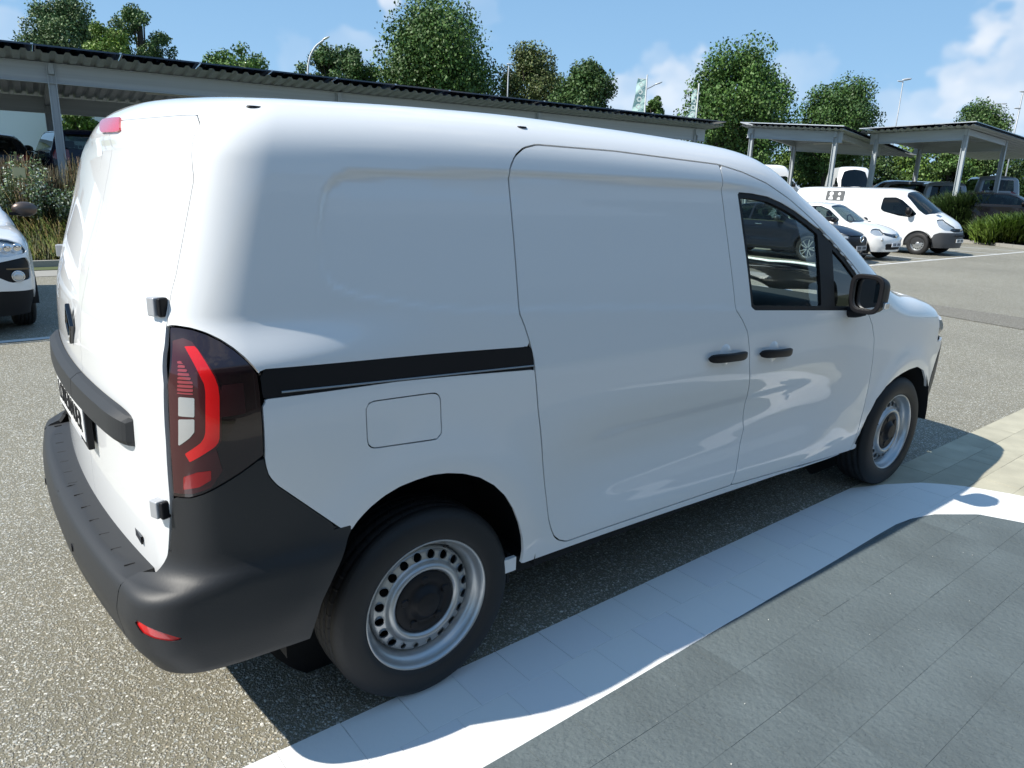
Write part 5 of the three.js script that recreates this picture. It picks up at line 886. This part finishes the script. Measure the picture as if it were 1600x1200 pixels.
// front-left corner a, front-right corner b (world, at the roof edge); depth to the back, drop towards the back
function carport(label, a, b, o) {
  const L = Math.hypot(b.x - a.x, b.z - a.z), g0 = groundY(a.x, a.z), root = thing('carport', label, 'carport', [a.x, g0, a.z], -Math.atan2(b.z - a.z, b.x - a.x));
  const h = a.y - g0, rise = (b.y - a.y) / L, D = o.depth, drop = o.drop, Y = (x, z) => h + rise * x - drop * z / D;        // local z runs from 0 (front) to -D
  const sl = (x0, x1, z0, z1, dy, w, hh) => bar(V3(x0, Y(x0, z0) + dy, z0), V3(x1, Y(x1, z1) + dy, z1), w, hh);
  // trapezoidal deck, ribs running front to back (or along)
  { const pos = [], idx = [], per = 0.28, along = o.ribsAlong, span = along ? D : L, n = Math.round(span / per), prof = [[0, 0], [0.22, 0], [0.36, 0.055], [0.64, 0.055], [0.78, 0]], m = along ? 10 : 6; const st = [];
    for (let i = 0; i < n; i++) for (const [u, v] of prof) st.push([(i + u) * span / n, v]); st.push([span, 0]);
    for (const [u, v] of st) for (let j = 0; j <= m; j++) { const x = along ? L * j / m : u, z = along ? -u : -D * j / m; pos.push(x, Y(x, z) - 0.09 + v, z); }
    for (let i = 0; i < st.length - 1; i++) for (let j = 0; j < m; j++) { const p = i * (m + 1) + j, q = p + m + 1; idx.push(p, q, p + 1, p + 1, q, q + 1); }
    let g = new THREE.BufferGeometry(); g.setAttribute('position', new THREE.Float32BufferAttribute(pos, 3)); g.setAttribute('uv', new THREE.Float32BufferAttribute(pos.flatMap((v, i) => i % 3 === 0 ? [pos[i], pos[i + 2]] : []), 2)); g.setIndex(idx); g = g.toNonIndexed(); g.computeVertexNormals(); part('roof_deck', g, galvDeck, root); }
  const zf = -o.front, zb = -o.back;
  part('front_beam', [sl(o.x0, L - o.x1, zf, zf, -0.09 - 0.02 - o.beam / 2, 0.012, o.beam - 0.03), sl(o.x0, L - o.x1, zf, zf, -0.115, 0.14, 0.02), sl(o.x0, L - o.x1, zf, zf, -0.105 - o.beam, 0.14, 0.02)], galv, root);
  part('rear_beam', [sl(o.x0, L - o.x1, zb, zb, -0.11 - o.beam / 2, 0.012, o.beam - 0.03), sl(o.x0, L - o.x1, zb, zb, -0.105 - o.beam, 0.14, 0.02)], galv, root);
  for (const x of o.posts) {
    for (const z of [zf, zb]) { const t = Y(x, z) - 0.12 - (o.postTop || 0); part('post', [box(0.02, t, 0.16, x - 0.08, t / 2, z), box(0.02, t, 0.16, x + 0.08, t / 2, z), box(0.14, t, 0.014, x, t / 2, z)], galv, root); }
    part('cross_beam', sl(x, x, zf + 0.1, zb - 0.1, -0.24, 0.12, 0.24), galv, root);
  }
  const np = Math.round((L - 0.1) / 1.72), pw = L / np;
  for (let i = 0; i < np; i++) { const p = new THREE.Group(); p.name = 'solar_panel'; root.add(p); const x = (i + 0.5) * pw, zc = -D / 2; p.position.set(x, Y(x, zc) + 0.05, zc); p.rotation.set(Math.atan2(drop, D), 0, Math.atan(rise)); part('cell_sheet', box(pw - 0.03, 0.03, D + 0.1), panelMat, p); part('panel_frame', box(pw - 0.02, 0.036, 0.02, 0, 0, D / 2 + 0.06), o.brightEdge ? alu : panelMat, p); if (i) part('panel_clamp', box(0.05, 0.03, 0.03, -pw / 2, 0.012, D / 2 + 0.062), alu, p); }
  for (const x of o.lamps || []) part('strip_light', box(1.5, 0.06, 0.09, x, Y(x, -D * 0.5) - 0.17, -D * 0.5), std([0.6, 0.6, 0.58], 0.5), root);
  return root;
}
{
  const a0 = atHeight(0, 68, 4.25), b0 = atHeight(1133, 193, 4.25), dir = b0.clone().sub(a0), a = a0.clone().addScaledVector(dir, -0.35), L = Math.hypot(b0.x - a.x, b0.z - a.z);
  const p0 = (a0.x - a.x) + 0.95, list = []; for (let x = p0 - 7.0; x < L - 2; x += 7.0) if (x > 0.3) list.push(x);
  carport('long galvanised carport with solar panels, ending beside the two flags', a, b0, { depth: 5.6, drop: -0.62, front: 0.85, back: 4.7, beam: 0.44, x0: 0.1, x1: 0.15, posts: [...list, L - 0.7], lamps: [p0 + 3, p0 + 10, p0 + 17] });
  const c0 = atHeight(1157, 193, 4.95), c1 = atHeight(1320, 199, 4.6), dB = c1.clone().sub(c0);
  carport('short galvanised carport whose open end faces two white high-roofed vans', c0, c1, { depth: 9, drop: -0.75, front: 0.6, back: 5.0, beam: 0.46, x0: 0.1, x1: 0.3, posts: [0.35, Math.hypot(dB.x, dB.z) - 0.6], lamps: [2.4], brightEdge: true });
  const C = atHeight(1527, 192, 4.75), Lc = atHeight(1343, 203, 4.64);
  carport('galvanised carport with corrugated underside above the tall hedge', Lc, C, { depth: 16, drop: -0.5, front: 0.8, back: 5.8, beam: 0.46, x0: 0.2, x1: 0.5, posts: [0.5, Math.hypot(C.x - Lc.x, C.z - Lc.z) - 0.6], lamps: [2.2], brightEdge: true });
}
// ---------------------------------------------------------------- pale hall at the back left
{
  const p = atDepth(60, 200, 46), o = thing('industrial_hall', 'low white hall with dark plinth behind the left carport', 'building', [p.x, groundY(p.x, p.z), p.z], 0.35);
  const wall = std([0.74, 0.75, 0.76], 0.8), frame = std([0.3, 0.32, 0.34], 0.6), pane = phys([0.03, 0.04, 0.05], { roughness: 0.05 });
  part('wall', box(26, 4.6, 8, 0, 3.0, -4), wall, o); part('plinth', box(26.1, 0.7, 8.1, 0, 0.35, -4), std([0.10, 0.11, 0.13], 0.8), o); part('roof', box(26.8, 0.35, 8.8, 0, 5.15, -4), frame, o);
  for (const x of [-9, -4.6, 1.2, 6.0]) { const w = part('window', box(1.3, 1.0, 0.08, x, 1.9, 0.03), frame, o); part('pane', box(1.12, 0.82, 0.02, x, 1.9, 0.085), pane, w); }
  part('door', box(2.2, 2.6, 0.08, -2.6, 1.35, 0.04), std([0.03, 0.032, 0.036], 0.6), o);
  const s = atDepth(108, 200, 36), sg = thing('notice_board', 'white board on two posts with dark and orange lettering in front of the pale hall', 'sign', [s.x, groundY(s.x, s.z), s.z], 0.3);
  part('board', box(1.9, 0.75, 0.05, 0, 1.75, 0), std([0.75, 0.76, 0.76], 0.6), sg); for (const x of [-0.85, 0.85]) part('post', cyl(0.04, 0.04, 2.15, 8, x, 0, -0.05), galv, sg);
  for (let i = 0; i < 7; i++) part('lettering', box(0.16, 0.13, 0.01, -0.62 + i * 0.21, 1.86, 0.03), std([0.05, 0.06, 0.09], 0.7), sg); part('lettering', box(1.4, 0.12, 0.01, 0.05, 1.62, 0.03), std([0.55, 0.12, 0.05], 0.7), sg);
}
// ---------------------------------------------------------------- building behind the viewer, which the shaded flank faces
{
  const o = thing('showroom', 'dark glazed showroom facing the shaded flank of the large van', 'building', [4, 0, 13.0], Math.PI);
  const wallM = std([0.22, 0.215, 0.20], 0.7), glassM = phys([0.02, 0.025, 0.03], { roughness: 0.05 });
  part('wall', box(40, 7.2, 10, 0, 3.6, -5), wallM, o); part('canopy', box(40.4, 0.5, 1.4, 0, 6.2, 0.7), std([0.40, 0.40, 0.39], 0.5), o);
  for (let i = 0; i < 14; i++) { const x = -18.2 + i * 2.8, f = part('glazing_frame', box(2.7, 3.6, 0.06, x, 2.0, 0.035), MAT.trim, o); part('pane', box(2.5, 3.4, 0.02, x, 2.0, 0.08), glassM, f); }
}
// ---------------------------------------------------------------- trees
function leafMesh(n, place, size, R, { fold = 0.25, aspect = 0.7, tint } = {}) {
  const pos = new Float32Array(n * 12), nor = new Float32Array(n * 12), col = new Float32Array(n * 12), idx = new Uint32Array(n * 6), t = V3(), u = V3(), v = V3(), q = V3();
  for (let i = 0; i < n; i++) {
    const { p, n: N, s = 1, c } = place(i); q.set(R() - 0.5, R() - 0.5, R() - 0.5).normalize(); v.copy(N).multiplyScalar(0.9).add(q).normalize(); u.set(R() - 0.5, R() * 0.6 - 0.3, R() - 0.5).cross(v).normalize(); t.crossVectors(v, u);
    const a = size * s * (0.6 + 0.8 * R()) * 0.5, b = a * aspect;
    const c4 = [[-a, 0], [0, -b], [a, 0], [0, b]];
    for (let k = 0; k < 4; k++) { const o = i * 12 + k * 3, f = k % 2 ? fold * b : 0; pos[o] = p.x + u.x * c4[k][0] + t.x * c4[k][1] - v.x * f; pos[o + 1] = p.y + u.y * c4[k][0] + t.y * c4[k][1] - v.y * f; pos[o + 2] = p.z + u.z * c4[k][0] + t.z * c4[k][1] - v.z * f; nor[o] = v.x; nor[o + 1] = v.y; nor[o + 2] = v.z; col[o] = c[0]; col[o + 1] = c[1]; col[o + 2] = c[2]; }
    const b0 = i * 4; idx.set([b0, b0 + 1, b0 + 2, b0, b0 + 2, b0 + 3], i * 6);
  }
  const g = new THREE.BufferGeometry(); g.setAttribute('position', new THREE.BufferAttribute(pos, 3)); g.setAttribute('normal', new THREE.BufferAttribute(nor, 3)); g.setAttribute('color', new THREE.BufferAttribute(col, 3)); g.setIndex(new THREE.BufferAttribute(idx, 1)); return g;
}
const leafMat = new THREE.MeshStandardMaterial({ color: 0xffffff, vertexColors: true, roughness: 0.6, side: THREE.DoubleSide });
const barkMat = std([0.06, 0.05, 0.04], 0.95);
function tree(name, label, cx, cy, rx, ry, D, o = {}) {
  const R = rng(o.seed || Math.round(cx * 7 + cy)), k = D / CAM.f, c = atDepth(cx, cy + ry * 0.45, D), gx = c.x, gz = c.z, gy = groundY(gx, gz);
  const root = thing(name, label, o.category || 'tree', [gx, gy, gz], 0, o.group), H = c.y - gy, rX = rx * k, rY = ry * k * 1.45;
  const limbs = []; const tr = 0.018 * H + 0.05;
  limbs.push(tube([[0, -0.2, 0], [0.05, H * 0.35, 0.04], [-0.06, H * 0.7, 0], [0, H + rY * 0.5, 0]], tr, 7, 12));
  const clumps = []; const n = Math.round((o.clumps || 46) * 1.7);
  for (let i = 0; i < n; i++) {           // clump centres fill an uneven crown
    const a = R() * Math.PI * 2, z = R() * 2 - 1, q = Math.sqrt(1 - z * z), e = Math.cbrt(0.12 + 0.88 * R()), lump = 0.78 + 0.34 * noise3(a * 1.3 + 5, z * 2 + 3, (o.seed || 1) * 1.7);
    const s = lump * e, w = z > 0 ? 1 - 0.25 * z * (o.taper || 1) : 1; const p = V3(Math.cos(a) * q * rX * s * w, H + z * rY * s, Math.sin(a) * q * rX * 0.9 * s * w), r = (0.26 + 0.2 * R()) * Math.min(rX, rY) * (o.lump || 1);
    clumps.push({ p, r, t: 0.75 + 0.5 * R() });
    if (i % 3 === 0) { const b = V3(0, H * (0.45 + 0.3 * R()), 0); limbs.push(tube([b, b.clone().lerp(p, 0.5).add(V3(0, -0.1 * rY, 0)), p], tr * 0.28, 5, 6)); }
  }
  part('trunk', limbs, barkMat, root);
  const N = Math.round((o.leaves || 9000) * 1.9), base = (o.color || [0.045, 0.085, 0.022]).map((v, i) => v * [1.25, 1.42, 1.2][i]), size = (o.leaf || 0.27) * 0.78;
  let tot = 0; const cum = clumps.map(q => tot += q.r ** 2);
  const leaves = leafMesh(N, () => {
    const pick = R() * tot; let i = 0; while (cum[i] < pick) i++; const q = clumps[i];
    const a = R() * Math.PI * 2, z = R() * 2 - 1, s = Math.sqrt(1 - z * z), d = V3(Math.cos(a) * s, z * 0.85 + 0.1, Math.sin(a) * s), e = Math.pow(R(), 0.38) * (0.85 + 0.3 * R());
    const p = q.p.clone().addScaledVector(d, q.r * e), j = q.t * (0.75 + 0.5 * R()), y = 0.9 + 0.3 * R();
    return { p, n: d, c: [base[0] * j * y, base[1] * j, base[2] * j * 0.9] };
  }, size, R);
  part('crown', leaves, leafMat, root); return root;
}
tree('ash_tree', 'tall loose grey-green tree behind the left end of the long carport', 105, 58, 62, 62, 58, { leaves: 17600, color: [0.060, 0.095, 0.040], leaf: 0.24, seed: 3, clumps: 60, lump: 0.8 });
tree('young_tree', 'bright green young tree in front of the tall grey-green tree', 172, 78, 38, 32, 54, { leaves: 7200, color: [0.10, 0.15, 0.025], leaf: 0.22, seed: 9, clumps: 26 });
tree('ash_tree', 'open airy tree with sky showing through its branches', 222, 58, 48, 52, 57, { leaves: 8320, color: [0.055, 0.095, 0.030], leaf: 0.22, seed: 14, clumps: 44, lump: 0.62 });
tree('field_maple', 'low round tree showing just above the long carport, left of the curved lamp', 366, 108, 52, 30, 60, { leaves: 6720, color: [0.065, 0.115, 0.022], seed: 21, clumps: 30 });
tree('field_maple', 'dark tree with a thin top shoot beside the curved street lamp', 528, 108, 64, 36, 62, { leaves: 11200, color: [0.040, 0.075, 0.022], seed: 25, clumps: 44, lump: 0.75 });
tree('maple_tree', 'largest tree, dense dark green and round, above the middle of the long carport', 682, 84, 96, 68, 62, { leaves: 27200, color: [0.042, 0.082, 0.017], leaf: 0.30, seed: 31, clumps: 74 });
tree('lime_tree', 'brownish green rounded tree between the largest tree and a darker one', 830, 122, 52, 52, 66, { leaves: 12800, color: [0.062, 0.078, 0.025], seed: 37, clumps: 44 });
tree('lime_tree', 'dark rounded tree next to the brownish green tree', 912, 142, 48, 36, 60, { leaves: 11200, color: [0.036, 0.070, 0.018], seed: 41, clumps: 40 });
tree('sapling', 'small tree right beside the flag pole', 1024, 168, 17, 22, 66, { leaves: 2400, color: [0.055, 0.10, 0.022], seed: 43, clumps: 16 });
tree('maple_tree', 'tall dense tree rising behind the gap between the carports', 1152, 148, 80, 70, 62, { leaves: 24000, color: [0.045, 0.090, 0.018], leaf: 0.29, seed: 47, clumps: 70 });
tree('maple_tree', 'wide tree with upright shoots behind the short carport', 1296, 178, 72, 54, 66, { leaves: 17600, color: [0.040, 0.082, 0.020], seed: 53, clumps: 60, lump: 0.8 });
tree('field_maple', 'lone tree behind the carport above the hedge', 1532, 192, 44, 30, 74, { leaves: 8800, color: [0.045, 0.080, 0.024], seed: 59, clumps: 36 });
for (let i = 0; i < 9; i++) tree('hedge_tree', 'bushy tree in the row seen through under the far carports', 1110 + i * 62, 262 + (i % 3) * 4, 44, 30 + (i % 2) * 8, 74, { leaves: 5120, color: [[0.05, 0.09, 0.022], [0.038, 0.068, 0.018], [0.075, 0.12, 0.026]][i % 3], seed: 70 + i, clumps: 26, leaf: 0.34, group: 'row of bushy trees under the far carports' });
tree('garden_tree', 'leafy tree beside the pale hall under the left carport roof', 125, 186, 26, 22, 46, { leaves: 4160, color: [0.075, 0.12, 0.025], seed: 91, clumps: 20, leaf: 0.2 });

// ---------------------------------------------------------------- grasses, weeds, hedge
function blades(n, place, R) {           // bent tapering blades
  const pos = [], nor = [], col = [], idx = [];
  for (let i = 0; i < n; i++) {
    const { p, h, w, lean, a, c } = place(i), s = pos.length / 3, ca = Math.cos(a), sa = Math.sin(a), seg = 3, ca2 = Math.cos(a + 1.4 + R()), sa2 = Math.sin(a + 1.4 + R());
    for (let k = 0; k <= seg; k++) { const t = k / seg, ww = w * (1 - t * 0.85) / 2, x = p.x + ca * lean * t * t, y = p.y + h * (t - 0.12 * lean * t * t), z = p.z + sa * lean * t * t; for (const e of [-1, 1]) { pos.push(x + ca2 * ww * e, y, z + sa2 * ww * e); nor.push(sa2 * 0.7, 0.5, -ca2 * 0.7); col.push(...c); } }
    for (let k = 0; k < seg; k++) { const q = s + k * 2; idx.push(q, q + 1, q + 2, q + 1, q + 3, q + 2); }
  }
  const g = new THREE.BufferGeometry(); g.setAttribute('position', new THREE.Float32BufferAttribute(pos, 3)); g.setAttribute('normal', new THREE.Float32BufferAttribute(nor, 3)); g.setAttribute('color', new THREE.Float32BufferAttribute(col, 3)); g.setIndex(idx); return g;
}
{
  const R = rng(401);
  const spot = (t, o) => { const p = rowAt(t, o); p.y = groundY(p.x, p.z) + 0.01; return p; };
  const short = part('verge_grass', blades(22000, () => ({ p: spot(mix(-1.6, 4.0, R()), -6.6 - 4.2 * R()), h: 0.16 + 0.26 * R(), w: 0.012 + 0.010 * R(), lean: 0.05 + 0.16 * R(), a: R() * 6.28, c: R() < 0.45 ? [0.24 + 0.10 * R(), 0.21 + 0.08 * R(), 0.10] : [0.13 + 0.06 * R(), 0.19 + 0.07 * R(), 0.05] }), R), leafMat, scene); tag(short, 'mixed green and straw grass covering the verge behind the kerb', 'grass'); short.userData.kind = 'stuff';
  for (let i = 0; i < 16; i++) {          // tussocks of dry tall grass
    const b = spot(-0.7 + i * 0.22 + 0.1 * R(), -8.9 - 1.6 * R()), N = 170, g = blades(N, () => ({ p: V3((R() - 0.5) * 0.32, 0, (R() - 0.5) * 0.3), h: 0.55 + 0.5 * R(), w: 0.012 + 0.012 * R(), lean: 0.15 + 0.35 * R(), a: -0.9 + 1.6 * (R() - 0.5) + (R() < 0.3 ? 3 : 0), c: R() < 0.65 ? [0.36 + 0.14 * R(), 0.27 + 0.10 * R(), 0.15 + 0.04 * R()] : [0.16, 0.15 + 0.05 * R(), 0.07] }), R);
    const m = part('grass_tussock', g, leafMat, scene); m.position.copy(b); tag(m, 'tussock of tall dry straw-coloured grass on the verge', 'grass tussock', 'dry grass tussocks on the verge');
  }
  for (let i = 0; i < 6; i++) {           // silvery leafy weeds
    const b = spot(1.0 + i * 0.24, -8.3 - 1.6 * R()), h = 0.75 + 0.35 * R(), o = thing('weed_plant', 'bushy weed with small pale leaves among the dry grass', 'weed', [b.x, b.y, b.z], 0, 'leafy weeds on the verge'), st = [], tips = [];
    for (let k = 0; k < 7; k++) { const a = R() * 6.28, l = 0.25 * R() + 0.05; const tip = V3(Math.cos(a) * l, h * (0.7 + 0.35 * R()), Math.sin(a) * l); tips.push(tip); st.push(tube([[0, 0, 0], [tip.x * 0.4, tip.y * 0.5, tip.z * 0.4], tip], 0.007, 4, 6)); }
    part('stem', st, std([0.09, 0.11, 0.05], 0.9), o);
    part('foliage', leafMesh(620, () => { const t = tips[Math.floor(R() * 7)], q = 0.15 + 0.87 * R(); return { p: V3(t.x * q * q + (R() - 0.5) * 0.22, t.y * q, t.z * q * q + (R() - 0.5) * 0.22), n: V3(R() - 0.5, 0.7, R() - 0.5), c: R() < 0.35 ? [0.42, 0.46, 0.38] : [0.15 + 0.05 * R(), 0.22 + 0.06 * R(), 0.10] }; }, 0.05, R), leafMat, o);
  }
  { const p = atDepth(30, 270, 14), g0 = groundY(p.x, p.z), o = thing('marker_board', 'small square tan board on a stake among the dry grass', 'sign', [p.x, g0, p.z]); part('board', box(0.20, 0.20, 0.02, 0, p.y - g0, 0), std([0.50, 0.46, 0.27], 0.8), o); part('stake', box(0.03, p.y - g0, 0.03, 0, (p.y - g0) / 2, -0.025), std([0.25, 0.18, 0.10], 0.9), o); }
  // hedge of bamboo-like grass, and the low bush in front of it
  const h0 = onGround(1500, 378), h1 = onGround(1572, 382), cl = (px, py, hpx, wpx, N, cols, name, label, cat, wd, ln) => {
    const b = onGround(px, py), D = b.clone().sub(camera.position).dot(cF), k = D / CAM.f, W = wpx * k, H = hpx * k, o = part(name, blades(N, () => { const u = (R() - 0.5) * 2, v = (R() - 0.5) * 2, top = Math.sqrt(Math.max(0.05, 1 - u * u * 0.75)); const hh = H * top * Math.pow(R(), 0.5) * 0.82; return { p: V3(cR0.x * u * W / 2 + v * 0.7 * cF.x, hh * 0.8, cR0.z * u * W / 2 + v * 0.9 * -0.6), h: 0.28 + 0.35 * R(), w: wd * (0.7 + 0.6 * R()), lean: ln * (0.3 + R()), a: R() * 6.28, c: cols(R) }; }, R), leafMat, scene);
    o.position.set(b.x, groundY(b.x, b.z), b.z); tag(o, label, cat); return o;
  };
  const green = R => { const k = 0.75 + 0.5 * R(); return [0.14 * k, 0.24 * k, 0.075 * k]; }, lime = R => { const k = 0.75 + 0.5 * R(); return [0.24 * k, 0.38 * k, 0.065 * k]; };
  cl(1500, 374, 84, 150, 17000, green, 'tall_hedge', 'tall bamboo-like green hedge beside the white panel van', 'hedge', 0.05, 0.35);
  cl(1588, 384, 46, 120, 10000, lime, 'low_bush', 'low bright yellow-green bush in front of the black estate car', 'bush', 0.06, 0.3);
}
// ---------------------------------------------------------------- street lamps, flags, masts
const pole = std([0.36, 0.38, 0.40], 0.5, 0.4), lampHead = std([0.55, 0.56, 0.57], 0.4, 0.3), whitePole = std([0.75, 0.76, 0.76], 0.5);
function lampPost(label, pts, D, head, r = 0.07) {
  const P = pts.map(([a, b]) => atDepth(a, b, D)), base = P[0].clone(); base.y = groundY(base.x, base.z); const o = thing('street_lamp', label, 'street lamp', [base.x, base.y, base.z]); const loc = P.map(p => p.clone().sub(base));
  part('pole', tube([V3(loc[0].x, 0, loc[0].z), V3(loc[0].x, loc[0].y * 0.6, loc[0].z), ...loc], r, 8, 40), pole, o);
  for (const [a, b, ang, l] of head) { const p = atDepth(a, b, D).sub(base), g = new THREE.SphereGeometry(1, 16, 10).scale(l, l * 0.22, l * 0.36).rotateZ(ang).applyQuaternion(new THREE.Quaternion().setFromAxisAngle(V3(0, 1, 0), -CAM.yaw)); part('lamp_head', g.translate(p.x, p.y, p.z), lampHead, o); }
  return o;
}
lampPost('street lamp with a curved arm beside the dark tree', [[481, 118], [482, 100], [486, 85], [494, 72], [506, 63]], 48, [[509, 60, 0.45, 0.30]]);
lampPost('street lamp with a short straight arm behind the first flag', [[1008, 176], [1010, 140], [1017, 136], [1024, 132]], 60, [[1029, 130, 0.35, 0.34]], 0.05);
lampPost('small white lamp in front of the brownish tree', [[793, 150], [794, 120], [795, 103]], 55, [[796, 100, 0, 0.22]], 0.05);
lampPost('tall mast with two flat lamp heads behind the far carports', [[1400, 196], [1406, 160], [1411, 128]], 80, [[1407, 127, -0.1, 0.35], [1417, 124, 0.15, 0.55]], 0.06);
lampPost('far double-headed lamp mast beside the lone tree', [[1561, 200], [1563, 180], [1564, 163]], 95, [[1559, 162, 0, 0.4], [1569, 162, 0, 0.4]], 0.06);
lampPost('lamp mast with two stacked heads to the right of the lone tree', [[1584, 212], [1591, 180], [1598, 146]], 70, [[1590, 169, 0, 0.35], [1599, 143, 0, 0.4]], 0.07);
{ const m = atDepth(1356, 200, 66), t = atDepth(1358, 177, 66), o = thing('white_mast', 'thin white mast behind the gap between the far carports', 'mast', [m.x, groundY(m.x, m.z), m.z]); part('pole', cyl(0.07, 0.06, t.y - groundY(m.x, m.z), 8), whitePole, o); }
{
  const cloth = new THREE.MeshPhysicalMaterial({ color: lin(0.42, 0.60, 0.56), roughness: 0.8, transmission: 0.35, thickness: 0, side: THREE.DoubleSide });
  const flag = (label, poleTop, poleFoot, quad, D) => {
    const f = atDepth(...poleFoot, D), t = atDepth(...poleTop, D), g0 = groundY(f.x, f.z), o = thing('banner_flag', label, 'flag', [f.x, g0, f.z]);
    part('pole', cyl(0.06, 0.05, t.y - g0, 8), whitePole, o);
    const Q = quad.map(q => atDepth(...q, D).sub(V3(f.x, g0, f.z))), pos = [], idx = [], nx = 8, ny = 24;
    for (let j = 0; j <= ny; j++) for (let i = 0; i <= nx; i++) { const u = i / nx, v = j / ny, p = Q[0].clone().lerp(Q[1], u).lerp(Q[3].clone().lerp(Q[2], u), v); p.addScaledVector(cF, 0.22 * (1 - u) * Math.sin(v * 9 + u * 3)); pos.push(p.x, p.y, p.z); }
    for (let j = 0; j < ny; j++) for (let i = 0; i < nx; i++) { const a = j * (nx + 1) + i, b = a + nx + 1; idx.push(a, b, a + 1, a + 1, b, b + 1); }
    const g = new THREE.BufferGeometry(); g.setAttribute('position', new THREE.Float32BufferAttribute(pos, 3)); g.setIndex(idx); g.computeVertexNormals(); const c = part('cloth', g, cloth, o);
    part('boom', bar(Q[0], Q[1], 0.04, 0.04), whitePole, o);
    const ink = std([0.70, 0.76, 0.72], 0.8); for (let k = 0; k < 4; k++) { const v = 0.2 + k * 0.21, p = Q[0].clone().lerp(Q[1], 0.45).lerp(Q[3].clone().lerp(Q[2], 0.45), v).addScaledVector(cF, -0.16); part('lettering', new THREE.RingGeometry(0.10, 0.2, 4 + k).rotateY(-CAM.yaw).translate(p.x, p.y, p.z), ink, c); }
  };
  flag('pale green banner flag with faded lettering beside the small lamp', [1011, 119], [1007, 178], [[997, 122], [1010, 124], [1006, 178], [987, 176]], 52);
  flag('plain pale green banner flag in front of the tall tree', [1090, 132], [1087, 188], [[1083, 140], [1089, 139], [1086, 188], [1075, 187]], 52);
}
renderer.setSize(1024, 768);
renderer.render(scene, camera);
